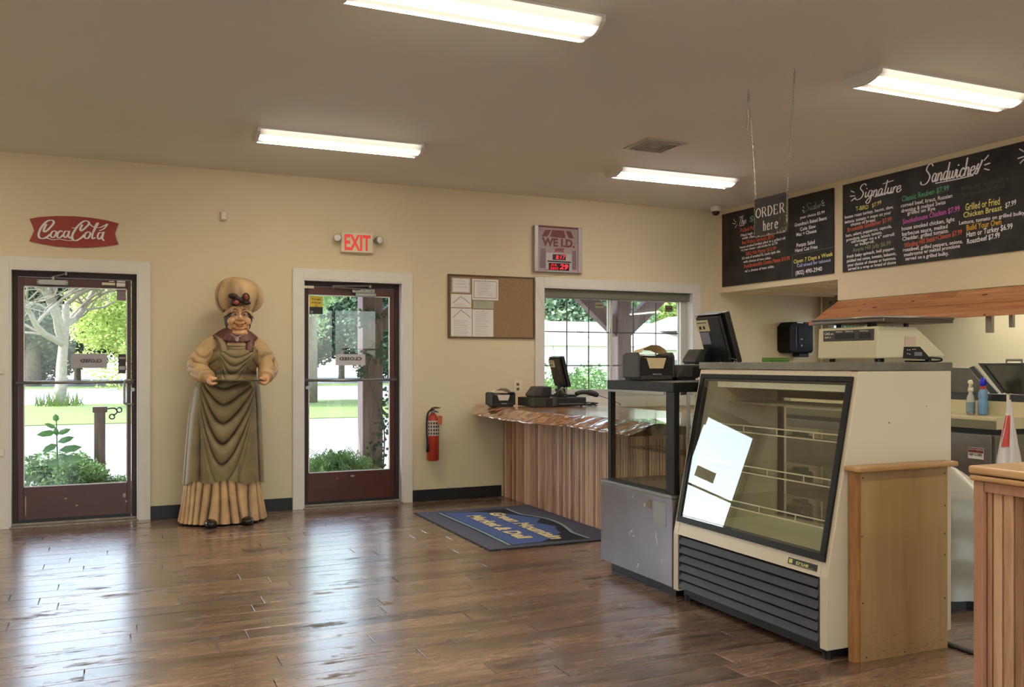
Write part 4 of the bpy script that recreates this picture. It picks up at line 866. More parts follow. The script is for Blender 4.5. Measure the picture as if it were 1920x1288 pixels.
B(gx0+.004, gx0+.010, gy0+.08, gy1-.035, .582, 1.135).build('front_glass', M_case, case); B(gx0+.035, gx1-.035, gy0+.01, gy0+.016, .57, 1.135).build('side_glass', M_case, case)
B(gx0+.035, gx1-.035, gy1-.016, gy1-.01, .57, 1.135).build('side_glass', M_case, case)
B(gx0+.04, gx1-.04, gy0+.03, gy1-.03, .566, .572).build('inner_floor', mat('case_floor', (120,112,92), .4, metal=.3), case)
B(gx0+.08, gx1-.06, gy0+.03, gy1-.03, .935, .943).build('glass_shelf', M_case, case); B(gx0+.12, gx1-.06, gy0+.03, gy1-.03, .765, .773).build('glass_shelf', M_case, case)
for zz in (.86, 1.0): B(gx0+.5, gx0+.51, gy0+.018, gy0+.03, .60, 1.13)
for xx in (gx0+.10, gx0+.16): B(xx, xx+.022, gy0+.02, gy0+.028, .60, 1.12).build('shelf_upright', M_jamb, case)
B(cx0-.0015, cx0, 4.20, 4.325, .385, .515).build('metal_patch', mat('patch', (158,158,160), .5, metal=.4), case); B(cx0-.0012, cx0, 4.345, 4.40, .465, .515).build('rating_label', mat('rating_label', (140,130,104), .6, var=.4, scale=80), case)
m = Mb(); random.seed(12)
for (yy_, zz_, w, h) in ((4.56,.30,.012,.006),(4.58,.285,.005,.014),(4.54,.275,.010,.004),(4.30,.32,.004,.03),(4.29,.285,.003,.02),(4.49,.115,.005,.012),(4.50,.10,.004,.006),(4.42,.475,.004,.012),(4.55,.505,.003,.012),(4.60,.49,.005,.006),(4.24,.19,.003,.012)):
    m.prism([(cx0-.0006, yy_+w*math.cos(t)*(1+.4*math.sin(2*t+yy_*9)), zz_+h*math.sin(t)) for t in [2*PI*k/9 for k in range(9)]], (.0005,0,0))
m.build('scuffs', mat('scuff', (206,204,208), .6), case)
# on the case
wedge(3.20, 3.45, 4.66, 4.86, 1.192, 1.285, 'wide dark receipt printer with sloping lid on the display case, beside napkin dispenser', 'printer', .22)
wedge(3.36, 3.50, 4.70, 4.84, 1.287, 1.385, 'small charcoal card reader leaning on top of the wide printer', 'card reader', .35, name='card_reader')
monitor((3.50, 4.62, 1.192), math.radians(-92), .30, .33, 'larger black register screen with pale sticker, seen from behind, on the display case', 1.3, .10, .30)
cables('cable_tangle', 'grey cables bunched under the larger register screen', (3.50, 4.50, 1.192), 6, .0035, (M_cablew, M_cable), 6, .05, .14)
tag(B(3.235, 3.29, 4.45, 4.52, 1.192, 1.204).box(3.245, 3.28, 4.46, 4.51, 1.204, 1.21).build('receipt_roll', M_jamb, bevel=.003), 'small white object lying on top of the display case', 'paper')

# ------------------------------------------------------------------ refrigerated display case
fr_ = thing('refrigerated_case', 'white refrigerated deli case with slanted front glass and black louvred grille', 'display case', (3.2, 3.55, 0))
fy0, fy1 = 2.97, 4.13; fx = lambda z: 2.81+(max(z, .365)-.365)*.2029
prof = [(2.81,.055),(2.81,.365),(fx(1.262),1.262),(3.56,1.262),(3.56,.055)]
Mb().prism([(x, fy0, z) for x, z in prof], (0,.045,0)).build('end_panel', M_white, fr_, bevel=.004)
Mb().prism([(x, fy1-.045, z) for x, z in prof], (0,.045,0)).build('end_panel', M_white, fr_, bevel=.004)
a, b = fy0+.045, fy1-.045
m = Mb(); m.box(2.86, 3.56, a, b, .36, .40); m.box(3.50, 3.56, a, b, .06, .44); m.box(3.04, 3.56, a, b, 1.20, 1.262); m.box(3.50, 3.56, a, b, 1.12, 1.20); m.box(2.95,3.50,a,b,.40,.43)
m.build('inner_shell', mat('inner_white', (222,220,196), .4), fr_)
Mb().prism([(fx(.365),a,.365),(fx(.44),a,.44),(fx(.44)+.03,a,.44),(fx(.365)+.03,a,.365)], (0,b-a,0)).build('front_rail', M_white, fr_)
Mb().prism([(fx(1.235),a,1.235),(fx(1.262),a,1.262),(fx(1.262)+.06,a,1.262),(fx(1.235)+.06,a,1.235)], (0,b-a,0)).build('top_rail', M_white, fr_)
slab = B(2.985, 3.565, fy0-.003, fy1+.005, 1.264, 1.301).build('top_slab', M_steel, fr_, bevel=.002)
slab.data.materials.clear(); slab.data.materials.append(mat('galvanised_top', (136,132,120), .45, metal=.55, var=.35, scale=7))
# slanted glass door: black frame, pane
k_ = .2029; nf = Vector((-1, 0, k_)).normalized()
def fpan(y0, y1, z0, z1, lift, th, nm, m, bevel=0, parent=fr_):
    P = [Vector((fx(z), y, z))+nf*lift for y, z in ((y0,z0),(y1,z0),(y1,z1),(y0,z1))]
    return Mb().prism(P, nf*th).build(nm, m, parent, bevel=bevel)
Z0, Z1, Y0, Y1 = .432, 1.236, 2.992, 4.105; w = .030
for (y0, y1, z0, z1) in ((Y0, Y1, Z0, Z0+w), (Y0, Y1, Z1-w*.8, Z1), (Y0, Y0+w, Z0+w, Z1-w*.8), (Y1-w, Y1, Z0+w, Z1-w*.8)):
    fpan(y0, y1, z0, z1, .0, .012, 'door_frame', M_bl2, .002)
for (y0, y1, z0, z1) in ((Y0+w, Y1-w, Z0+w, Z0+w+.010), (Y0+w, Y1-w, Z1-w-.004, Z1-w*.8), (Y0+w, Y0+w+.010, Z0+w, Z1-w), (Y1-w-.010, Y1-w, Z0+w, Z1-w)):
    fpan(y0, y1, z0, z1, -.02, .024, 'gasket', M_charc)
fpan(Y0+w-.005, Y1-w+.005, Z0+w-.005, Z1-w*.8, .0, .004, 'front_glass', glassmat('deli_glass', (.93,.94,.90,1), 1.75), 0)
# grille
B(2.845, 2.85, a, b, .07, .36).build('grille_back', M_blackm, fr_)
M_louv = mat('louvre_blue_black', (52,54,62), .42)
for i in range(6):
    z = .335-i*.0475
    Mb().prism([(2.822, a+.012, z+.016), (2.843, a+.012, z+.022), (2.843, a+.012, z+.018), (2.824, a+.012, z+.010), (2.808, a+.012, z-.020), (2.806, a+.012, z-.016)], (0, b-a-.024, 0)).build('louvre', M_louv, fr_)
B(2.812, 2.845, a, a+.012, .07, .362).build('grille_frame', M_louv, fr_); B(2.812, 2.845, b-.012, b, .07, .362).build('grille_frame', M_louv, fr_)
m = Mb(); m.box(2.86, 3.54, fy0+.03, fy1-.03, .02, .055)
for x in (2.87, 3.50):
    for y in (fy0+.06, fy1-.06): m.cyl((x, y, 0), (x, y, .03), .022, 12)
m.build('undercarriage', M_blackm, fr_)
# badge
P0 = Vector((fx(.405), 3.212, .418)); 
fpan(3.035, 3.218, .384, .412, .001, .003, 'badge', mat('badge_black', (30,30,20), .4), .001)
yel = mat('badge_yellow', (206,206,120), .4); yl = lambda y, z: Vector((fx(z), y, z))+nf*.0045
lettering('true', yl(3.165, .3915), yl(3.085, .3915), .017, Vector((k_,0,1)), nf, yel, fr_, bold=.02, shear=.25)
Mb().prism([yl(3.21,.389), yl(3.188,.389), yl(3.188,.407), yl(3.21,.407)], nf*.0004).build('badge_emblem', yel, fr_); Mb().prism([yl(3.165,.3885), yl(3.055,.3885), yl(3.055,.3895), yl(3.165,.3895)], nf*.0004).build('badge_line', yel, fr_)
# interior: shelves, sliding rear doors, centre post, lamp cover with an added glow
M_wire = mat('white_wire', (226,222,204), .4)
for (z, xf) in ((.935, 3.04), (.735, 2.98), (.555, 2.93)):
    s = Mb(); s.box(xf, 3.46, a+.01, b-.01, z, z+.006)
    sh = s.build('shelf', glassmat('shelf_glass_%d' % int(z*1000), (.86,.90,.82,1), 1.5), fr_)
    r = Mb()
    for zz in (z-.002, z+.032): r.tube([(xf-.008, a+.01, zz), (xf-.008, b-.01, zz)], .0035, 6)
    for kk in range(5): yy_ = a+.02+kk*(b-a-.04)/4; r.tube([(xf-.008, yy_, z-.002), (xf-.008, yy_, z+.032)], .003, 6)
    r.build('shelf_rail', M_wire, sh)
    lad = Mb()
m = Mb(); m.box(3.495, 3.515, 3.50, 3.575, .43, 1.14); m.box(3.495, 3.515, a, a+.03, .43, 1.14); m.box(3.495, 3.515, b-.03, b, .43, 1.14); m.box(3.495,3.515,a,b,1.10,1.14); m.box(3.495,3.515,a,b,.43,.46)
m.build('rear_door_frame', M_bl2, fr_)
B(3.50, 3.506, a+.03, 3.50, .46, 1.10).build('rear_glass', M_case, fr_); B(3.508, 3.514, 3.575, b-.03, .46, 1.10).build('rear_glass', M_case, fr_)
B(3.06, 3.12, a+.02, b-.02, 1.165, 1.20).build('lamp_tube_cover', mat('case_cover_glow', (232,226,196), .4, emit=.12), fr_)  # faint glow added to lighten the dark case interior
B(3.14, 3.46, a+.01, b-.01, 1.075, 1.085).build('evaporator_tray', mat('perforated_tray', (180,178,160), .5, var=.3, scale=120), fr_)
Mb().ell((3.17, fy0-.001, 1.03), .004, .003, .004, 8, 6).ell((3.40, fy0-.001, 1.10), .003, .003, .003, 8, 6).build('rivet', M_grey, fr_)

# plywood guard panel against the end of the case
M_ply = wood('plywood', [(140,112,72),(164,134,90),(174,146,102),(188,160,116)], 'Z', rough=.5, grain=1.6, bump=.05, rnd=0, ring=4); M_oak = wood('edge_wood', [(140,92,52),(176,126,78),(204,158,106)], 'Z', rough=.5, grain=8, rnd=.3)
M_oakx = wood('oak_top', [(166,122,76),(192,150,100),(214,176,128)], 'X', rough=.4, grain=6, rnd=.3, coat=.2)
pl_ = thing('plywood_guard', 'scuffed plywood guard box screwed against the right end of the deli case', 'wooden panel', (3.22, 2.945, 0))
B(2.955, 3.478, 2.921, 2.929, 0, .828).build('plywood_sheet', M_ply, pl_, bevel=.001)
B(2.925, 2.965, 2.929, 2.966, 0, .828).build('corner_post', M_oak, pl_, bevel=.002); B(3.44, 3.474, 2.929, 2.966, 0, .828).build('corner_post', M_oak, pl_, bevel=.002)
Mb().prism([(2.90,2.89,.830),(2.912,2.878,.830),(3.495,2.878,.830),(3.505,2.89,.830),(3.505,2.967,.830),(2.90,2.967,.830)], (0,0,.022)).build('top_board', M_oakx, pl_, bevel=.006)
m = Mb()
for u, v in ((1618,896),(1771,887),(1616,1006),(1772,948),(1618,1131),(1772,1040),(1772,1121),(1625,1233),(1696,1222),(1771,1000)):
    p = PY(u, v, 2.9208); m.cyl((p.x, 2.9212, p.z), (p.x, 2.9195, p.z), .0035, 8)
m.build('screws', M_blackm, pl_)
m = Mb(); random.seed(31)
for kk in range(46):
    x = random.uniform(2.98, 3.46); z = .012+abs(random.gauss(0, .06)); l = random.uniform(.008, .035); an = random.uniform(-.4, .5)
    m.add([(x, 2.9206, z), (x+l, 2.9206, z+l*an), (x+l, 2.9206, z+l*an+.0014), (x, 2.9206, z+.0014)], [(0,1,2,3)])
m.build('scratches', mat('scratch_dark', (112,82,46), .7), pl_)

# scale on the deli case
sc_ = thing('deli_scale', 'beige electronic deli scale with black display strip on the deli case', 'scale', (3.35, 3.2, 1.302))
M_scb = mat('scale_beige', (206,196,164), .45, var=.05, scale=6)
sy = 3.0; pp = [PY(u, v, sy) for u, v in ((1646,611),(1718,613),(1771,664),(1771,669),(1644,672))]
Mb().prism(pp, (0,.37,0)).build('body', M_scb, sc_, bevel=.006)
xs_ = pp[0].x; 
Mb().box(xs_-.004, xs_-.0015, 3.005, 3.365, 1.318, 1.345).build('lower_trim', M_scb, sc_, bevel=.002)
B(xs_-.003, xs_+.001, 3.02, 3.335, 1.400, 1.452).build('display_strip', M_charc, sc_)
for (y0, y1) in ((3.20,3.255),(3.135,3.195),(3.04,3.11)): B(xs_-.0045, xs_-.003, y0, y1, 1.410, 1.436).build('display', M_blackm, sc_)
def slt(s, y0, y1, z, h, m=M_paper): lettering(s, (xs_-.0032, y0, z), (xs_-.0032, y1, z), h, U_, N_, m, sc_, bold=.02)
slt('CAS', 3.328, 3.290, 1.432, .011); slt('1000', 3.285, 3.268, 1.432, .007); slt('AP-1', 3.325, 3.285, 1.416, .007)
slt('WEIGHT', 3.252, 3.21, 1.442, .005); slt('PRICE', 3.19, 3.145, 1.442, .005); slt('TOTAL', 3.105, 3.05, 1.442, .005)
Mb().prism([PY(u, v, sy-.004) for u, v in ((1696,650),(1725,650),(1743,670),(1740,674),(1694,672))], (0,.0038,0)).build('switch_panel', M_blackm, sc_)
Mb().prism([PY(u, v, sy-.003) for u, v in ((1697,631),(1717,631),(1717,648),(1697,648))], (0,.0028,0)).build('sticker', mat('pink_sticker', (196,170,150), .7), sc_)
Mb().prism([PY(u, v, sy-.006) for u, v in ((1715,660),(1729,660),(1729,667),(1715,667))], (0,.002,0)).build('rating_plate', M_grey, sc_)
m = Mb()
for u, v in ((1702,656),(1706,656),(1712,655),(1716,655),(1702,663),(1706,664)): p = PY(u, v, sy-.005); m.box(p.x-.003, p.x+.003, sy-.0055, sy-.004, p.z-.0018, p.z+.0018)
m.build('switch_marks', M_paper, sc_)
m = Mb()
for x in (xs_+.04, pp[3].x-.06):
    for y in (3.04, 3.32): m.cyl((x, y, 1.302), (x, y, 1.323), .014, 10)
m.build('foot', M_black, sc_)
for x in (xs_+.06, xs_+.26):
    for y in (3.08, 3.30): Mb().cyl((x, y, 1.462), (x, y, 1.483), .012, 10).build('platter_post', M_black, sc_)
B(xs_-.02, 3.55, 2.95, 3.39, 1.482, 1.500).build('platter', mat('platter_steel', (120,112,110), .3, metal=.9), sc_, bevel=.004)
Mb().tube([(xs_-.02, 2.95, 1.503), (3.55, 2.95, 1.503)], .006, 8).tube([(xs_-.02, 3.39, 1.503), (xs_-.02, 2.95, 1.503)], .006, 8).build('platter_rim', M_alu, sc_, smooth=True)
Mb().tube(spline([(pp[3].x-.10, sy-.005, 1.322), (pp[3].x-.05, sy-.02, 1.318), (pp[3].x-.02, sy+.02, 1.306), (3.52, 3.2, 1.306)]), .004, 6).build('power_cord', M_cable, sc_)
gb = thing('green_box', 'thin green box lying at the far end of the deli case top', 'box', (3.42, 4.02, 1.302))
B(3.36, 3.50, 3.99, 4.06, 1.302, 1.328).build('box', mat('green_card', (78,126,44), .6), gb, bevel=.002); B(3.363, 3.497, 3.9895, 3.99, 1.316, 1.319).build('stripe', mat('green_light', (140,176,80), .6), gb)

# paper towel dispenser on the back wall
td = thing('towel_dispenser', 'black paper towel dispenser on the back wall under the bulkhead', 'towel dispenser', (7.1, WY, 1.35))
a, b = PY(1479, 603, WY-.2), PY(1526, 662, WY-.2); M_blk = mat('matt_black_plastic', (20,20,19), .65, spec=.15)
Mb().prism([(a.x, WY-.2, b.z+.03),(a.x+.03, WY-.2, b.z),(b.x-.02, WY-.2, b.z),(b.x, WY-.2, b.z+.03),(b.x, WY-.2, a.z-.02),(b.x-.03, WY-.2, a.z),(a.x+.05, WY-.2, a.z),(a.x, WY-.2, a.z-.05)], (0,.2,0)).build('housing', M_blk, td, bevel=.02, seg=3)
B(a.x+.10, a.x+.108, WY-.203, WY-.199, b.z+.05, a.z-.06).build('window_edge', M_charc, td); B(a.x+.13, b.x-.04, WY-.204, WY-.2, b.z+.10, a.z-.05).build('window', M_blk, td, bevel=.002)
B(a.x+.12, a.x+.20, WY-.205, WY-.19, a.z-.015, a.z-.004).build('label', M_creamp, td); Mb().ell(((a.x+b.x)/2, WY-.203, (a.z+b.z)/2-.02), .02, .004, .008).ell(((a.x+b.x)/2+.0, WY-.203, (a.z+b.z)/2-.09), .014, .004, .012).build('badge', M_grey, td)
B(a.x+.18, b.x-.04, WY-.17, WY-.05, b.z-.045, b.z).build('paper_outlet', M_blackm, td, bevel=.01)
# thin conduit near the kitchen corner
cdt = thing('conduit', 'thin vertical conduit with a slanting brace in the kitchen corner', 'pipe', (7.42, 7.93, 1.3))
Mb().tube([(7.42,7.93,1.3),(7.42,7.93,2.06)], .011, 8).build('pipe', M_cream, cdt); Mb().tube([(7.42,7.93,1.78),(7.42,7.70,2.05)], .009, 8).build('brace', M_steeld, cdt)

# ------------------------------------------------------------------ kitchen prep table and things on it
pt = thing('prep_table', 'stainless steel prep fridge with pale worktop and raised steel lids, behind the deli case', 'prep table', (5.9, 4.9, 0))
M_work = mat('worktop', (206,192,152), .5, var=.1, scale=5); M_dst = mat('dark_lid_steel', (74,68,58), .28, metal=.75, var=.5, scale=4); M_dstb = mat('lid_black', (34,32,28), .4)
B(5.52, 6.35, 4.25, 6.6, .06, .80).build('cabinet', M_steeld, pt, bevel=.004); B(5.50, 5.52, 4.27, 4.95, .10, .80).build('door', M_steeld, pt, bevel=.004)
B(5.50, 5.80, 4.23, 6.6, .84, .92).build('worktop', M_work, pt, bevel=.003); B(5.495, 5.50, 4.23, 6.6, .84, .90).build('worktop_edge', mat('edge_grey', (122,116,92), .4, metal=.5), pt)
B(5.53, 6.35, 4.26, 6.6, .80, .84).build('cooler_rail', M_blackm, pt); B(5.80, 5.83, 4.23, 6.6, .92, 1.02).build('splash_rail', M_work, pt)
B(5.83, 6.3, 4.2, 6.6, .92, 1.07).build('ingredient_well', M_dstb, pt)
def lid(ps, xx, nm, m, th=.02): return Mb().prism([PX(u, v, xx) for u, v in ps], (th, 0, .004)).build(nm, m, pt, bevel=.002)
lid([(1700,688),(1815,690),(1852,734),(1840,745),(1700,745)], 5.95, 'lid', M_dst); lid([(1817,689),(1825,686),(1870,736),(1862,745)], 5.94, 'lid_edge', M_dstb)
lid([(1842,684),(1990,684),(1990,744),(1886,738)], 5.90, 'lid', M_dst); lid([(1833,681),(1990,680),(1990,684),(1846,685),(1884,736),(1878,738)], 5.89, 'lid_edge', M_dstb)
h0 = PX(1887, 675, 5.9); h1 = PX(1916, 675, 5.9); hz = PX(1887, 681, 5.9)
Mb().tube([(h0.x,h0.y,hz.z),(h0.x,h0.y,h0.z),(h1.x,h1.y,h0.z),(h1.x,h1.y,hz.z)], .008, 8).build('lid_handle', M_alu, pt)
a, b = PX(1815, 838, 5.498), PX(1844, 862, 5.498)
lb = Mb().box(5.4985, 5.50, b.y, a.y, b.z, a.z).build('warning_label', M_paper, pt); B(5.4975, 5.4985, b.y+.002, a.y-.002, (a.z+b.z)/2+.004, a.z-.002).build('label_band', mat('label_red', (120,44,40), .6), lb)
lettering('SAFETY NOTICE', (5.4974, a.y-.005, a.z-.018), (5.4974, b.y+.005, a.z-.018), .010, U_, N_, M_paper, lb); lettering('KEEP CLOSED', (5.4984, a.y-.008, b.z+.022), (5.4984, b.y+.008, b.z+.022), .016, U_, N_, M_ink, lb, bold=.04)
def bottle(loc, label, body, head, trig, coll, h=.25, lblm=None, flip=1):
    t = thing('spray_bottle', label, 'spray bottle', loc, rz=.44); k = h/.25
    prof = [(.030,0),(.036,.006),(.037,.09),(.036,.11),(.028,.135),(.018,.150),(.022,.168),(.016,.185)] if flip == 1 else [(.034,0),(.040,.006),(.041,.085),(.036,.105),(.041,.12),(.034,.150),(.026,.165),(.024,.17)]
    Mb().lathe((0,0,0), [(r*k, z*k) for r, z in prof], 20, 1, .75).build('bottle', body, t, world=False, smooth=True)
    Mb().lathe((0,0,0), [(.038*k*.98+.0006, .012*k), (.0385*k, .02*k), (.0385*k, .085*k), (.038*k, .088*k)], 20, 1.0, .76).build('label', lblm, t, world=False, smooth=True)
    Mb().lathe((0,0,.165*k), [(.018*k,0),(.02*k,.004),(.017*k,.03*k)], 16).build('collar', coll, t, world=False, smooth=True)
    if flip == 1:
        Mb().prism([(-.045*k,-.009,.222*k),(-.04*k,-.009,.243*k),(.015*k,-.009,.247*k),(.042*k,-.009,.222*k),(.03*k,-.009,.216*k),(.012*k,-.009,.20*k),(-.012*k,-.009,.20*k),(-.014*k,-.009,.222*k)], (0,.018,0)).build('spray_head', head, t, world=False, bevel=.003)
        Mb().tube(spline([(-.02*k,0,.222*k),(-.028*k,0,.205*k),(-.042*k,0,.188*k)]), .005, 8).build('trigger', trig, t, world=False)
    else:
        Mb().lathe((0,0,.19*k), [(.02*k,0),(.024*k,.01*k),(.024*k,.035*k),(.018*k,.05*k),(.01*k,.056*k)], 14, 1.05, .8).build('spray_head', head, t, world=False, smooth=True)
        Mb().tube([(.022*k,0,.215*k),(.028*k,0,.19*k)], .004, 8).build('trigger', trig, t, world=False)
    return t
M_clear = mat('clear_plastic', (206,206,186), .25, trans=.3); M_bluef = mat('pale_blue_plastic', (128,168,206), .25, trans=.25)
p = PZ(1820, 777, .921); bottle((p.x, p.y, .921), 'clear spray bottle with cream trigger head on the prep table worktop', M_clear, M_creamp, M_creamp, M_creamp, .255, mat('blue_grey_label', (116,134,142), .5), 1)
p = PZ(1843, 778, .921); bottle((p.x, p.y, .921), 'light blue spray bottle with deep blue head, right of the clear one', M_bluef, mat('deep_blue', (24,32,196), .3), M_jamb, mat('red_white', (190,70,50), .4), .275, mat('blue_label', (112,156,206), .5, var=.3, scale=30, col2=(190,210,220)), 2)
# hanging red and white bag
hb = thing('plastic_bag', 'white and red plastic bag hanging from a hook at the right edge', 'bag', (5.25, 3.95, .62))
P = []
for i in range(15):
    z = 1.06-i*.033; t = i/14; row = []
    for k in range(24):
        an = 2*PI*k/24; r = .008+.095*t**.9; row.append((5.262-.02*t+r*math.cos(an)*(1+.16*math.sin(5*an+t*5)+.05*math.sin(11*an+t*9)), 3.95+r*.5*math.sin(an)*(1+.2*math.sin(7*an)), z))
    P.append(row)
Mb().grid(P[:], closed=True).build('bag', mat('milky_plastic', (214,204,200), .35), hb, smooth=True)
P2 = [[(p_[0]+(p_[0]-5.25)*.04, p_[1]-.006, p_[2]) for p_ in row[10:17]] for row in P[3:10]]
Mb().grid(P2).build('red_stripe', mat('bag_red', (190,62,44), .45), hb, smooth=True)
Mb().tube([(5.262,3.95,1.055),(5.262,3.95,1.09),(5.27,3.95,1.10)], .004, 6).build('hook', M_alu, hb)
tag(Mb().tube([(5.42,4.08,0),(5.42,4.08,1.085)], .011, 10).tube([(5.42,4.08,0),(5.42,4.08,.012)], .06, 16).build('cream_pole', M_creamp), 'thin cream pole standing beside the hanging bag', 'pole')
# tub in a plastic bag
tub = thing('wrapped_tub', 'large tub wrapped in crinkled clear plastic, on the floor behind the deli case', 'tub', (4.2, 3.6, 0))
Mb().lathe((4.2,3.6,.05), [(.30,0),(.33,.02),(.33,.5),(.31,.52)], 32).build('tub', mat('tub_grey', (120,120,104), .5), tub, smooth=True)
P = []
for i in range(30):
    t = i/29; z = .06+.66*t; row = []
    for k in range(60):
        an = 2*PI*k/60; r = .36-.02*t+.016*noise.noise(Vector((math.cos(an)*3, math.sin(an)*3, z*9)))*2+.012*math.sin(z*26+2*math.sin(an*2))
        if t > .8: r *= 1-(t-.8)*3.0
        row.append((4.2+r*math.cos(an), 3.6+r*math.sin(an), z-.05*math.cos(an)*t))
    P.append(row)
Mb().grid(P, closed=True).build('plastic_wrap', mat('plastic_wrap', (206,203,188), .32, trans=.45), tub, smooth=True)
Mb().lathe((4.2,3.6,0), [(.27,0),(.27,.04)], 20).build('base', M_blackm, tub)
tr_ = thing('floor_channel', 'black cable channel on the floor between plywood guard and right cabinet', 'cable cover', (3.50, 2.6, 0))
B(3.485, 3.525, 2.1, 2.975, 0, .010).build('channel', M_blackm, tr_, bevel=.003); B(3.503, 3.507, 2.1, 2.975, .010, .012).build('ridge', M_grey, tr_)

# ------------------------------------------------------------------ slatted wooden cabinet at the right edge
cbn = thing('wooden_cabinet', 'pine bead-board cabinet with double plank top at the right edge', 'cabinet', (3.1, 1.5, 0))
M_cab = wood('cabinet_pine', [(132,92,64),(166,124,92),(190,148,112),(212,174,136)], 'Z', rough=.45, grain=5, bump=.08, rnd=.9, ring=3); M_cabp = wood('cabinet_post', [(160,112,86),(182,134,106),(200,154,126)], 'Z', rough=.5, grain=7, rnd=.2)
B(2.71, 2.75, 2.137, 2.172, 0, .893).build('corner_post', M_cabp, cbn, bevel=.003); B(3.45, 3.49, 2.137, 2.172, 0, .893).build('corner_post', M_cabp, cbn, bevel=.003)
B(2.715, 2.75, .9, 2.135, .858, .893).build('top_rail', M_cabp, cbn, bevel=.002); B(2.745, 2.76, .9, 2.15, .02, .893).build('backing_panel', M_cab, cbn); B(2.75, 3.45, 2.15, 2.165, .02, .893).build('rear_panel', M_cab, cbn)
y = 2.132; i = 0; random.seed(8)
while y > .95:
    w = (.018, .032, .036, .030, .034, .040)[i % 6]
    B(2.727, 2.745, y-w+.002, y, .02, .858).build('bead_board', M_cab, cbn, bevel=.003, seg=2)
    B(2.731, 2.745, y-w-.004, y-w, .02, .858).build('bead', M_cab, cbn, bevel=.0015, seg=1); y -= w+.006; i += 1
M_cabt = wood('cabinet_top', [(176,130,82),(200,156,106),(220,182,134)], 'Y', rough=.4, grain=4, rnd=.4, coat=.2)
B(2.698, 3.52, .9, 2.18, .895, .914).build('lower_top_board', M_cabt, cbn, bevel=.006)
B(2.696, 3.10, .9, 2.183, .918, .945).build('upper_top_board', M_cabt, cbn, bevel=.007); B(3.103, 3.52, .9, 2.183, .918, .945).build('upper_top_board', M_cabt, cbn, bevel=.007)

# ------------------------------------------------------------------ door mat
mt = thing('floor_mat', 'blue logo mat with cream lettering lying before the slatted counter', 'floor mat', (2.9, 6.5, 0))
mz = .008
M_m1 = mat('mat_grey', (96,98,118), .95, var=.35, scale=220, bump=.2, bscale=300); M_m2 = mat('mat_blue', (84,108,168), .95, var=.12, scale=200); M_m3 = mat('mat_black', (34,36,42), .95); M_m4 = mat('mat_teal', (150,182,184), .95); M_m5 = mat('mat_cream', (240,224,178), .95); M_m6 = mat('mat_rubber', (40,36,40), .8)
B(2.365, 3.45, 5.69, 7.385, 0, .005).build('rubber_backing', M_m6, mt); B(2.378, 3.44, 5.705, 7.372, .005, mz).build('mat_pile', M_m1, mt)
mq = lambda u, v: PZ(760+u/5.053, 920+v/5.053, mz)
def mflat(ps, m, nm, dz_): return Mb().prism([Vector((mq(u, v).x, mq(u, v).y, mz+dz_-.0004)) for u, v in ps], (0,0,.0006)).build(nm, m, mt)
mflat([(345,213),(640,200),(760,184),(950,172),(1080,222),(1350,270),(1480,325),(1570,398),(1745,455),(1300,488),(1005,518)], M_m3, 'black_field', .0006)
mflat([(365,214),(640,204),(740,206),(980,222),(1275,262),(1245,305),(1430,338),(1425,362),(1470,398),(1400,440),(1290,484),(1008,514)], M_m2, 'blue_field', .0014)
def mstroke(ps, w, m, nm):
    mb = Mb(); P = [mq(u, v) for u, v in ps]; ribbon(mb, [(p.x, p.y) for p in P], w, (1,0,0), (0,1,0), (0,0,1), (0,0,mz+.0016), k=4); mb.build(nm, m, mt)
mstroke([(322,215),(660,362),(992,516)], .030, M_m4, 'teal_stripe'); mstroke([(302,215),(640,362),(975,520)], .012, M_m3, 'stripe_outline'); mstroke([(342,213),(680,360),(1008,514)], .010, M_m3, 'stripe_outline')
mstroke([(960,172),(1085,222),(1200,240),(1350,270),(1470,315),(1550,370),(1590,400),(1740,452)], .026, M_m4, 'teal_stripe')
def mtext(s, a, b, hh, m, dzz, off=0):
    A, Bq = mq(*a), mq(*b); x = (A.x+Bq.x)/2+off; lettering(s, (x, A.y+off, mz+dzz), (x, Bq.y+off, mz+dzz), hh, (1,0,0), (0,0,1), m, mt, bold=.045, lift=0, shear=.15)
for m_, dzz, off in ((M_m3, .0020, -.008), (M_m5, .0024, 0)):
    mtext('Green Mountain', (780,215), (1400,462), .115, m_, dzz, off); mtext('Market & Deli', (580,240), (1085,460), .115, m_, dzz, off)
# ------------------------------------------------------------------ carved cook figure
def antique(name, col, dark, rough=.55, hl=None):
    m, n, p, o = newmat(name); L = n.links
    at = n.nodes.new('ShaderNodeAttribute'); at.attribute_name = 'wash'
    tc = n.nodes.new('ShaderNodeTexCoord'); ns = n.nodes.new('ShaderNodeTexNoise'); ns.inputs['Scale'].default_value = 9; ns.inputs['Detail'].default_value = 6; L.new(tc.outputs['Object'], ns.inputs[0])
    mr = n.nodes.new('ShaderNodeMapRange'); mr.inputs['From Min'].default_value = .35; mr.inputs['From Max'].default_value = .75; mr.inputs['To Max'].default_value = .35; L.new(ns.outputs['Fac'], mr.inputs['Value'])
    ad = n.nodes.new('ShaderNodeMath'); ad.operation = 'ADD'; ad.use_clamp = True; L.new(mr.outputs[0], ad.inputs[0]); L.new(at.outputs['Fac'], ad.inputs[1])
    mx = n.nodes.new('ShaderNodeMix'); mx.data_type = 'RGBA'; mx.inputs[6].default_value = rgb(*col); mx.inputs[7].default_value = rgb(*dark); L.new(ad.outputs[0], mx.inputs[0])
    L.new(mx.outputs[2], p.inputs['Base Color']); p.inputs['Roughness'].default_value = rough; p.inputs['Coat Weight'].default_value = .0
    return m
A_dress = antique('figure_dress', (140,122,84), (44,28,20)); A_skirt = antique('figure_underskirt', (206,168,120), (70,42,26)); A_blouse = antique('figure_blouse', (198,164,116), (76,50,32))
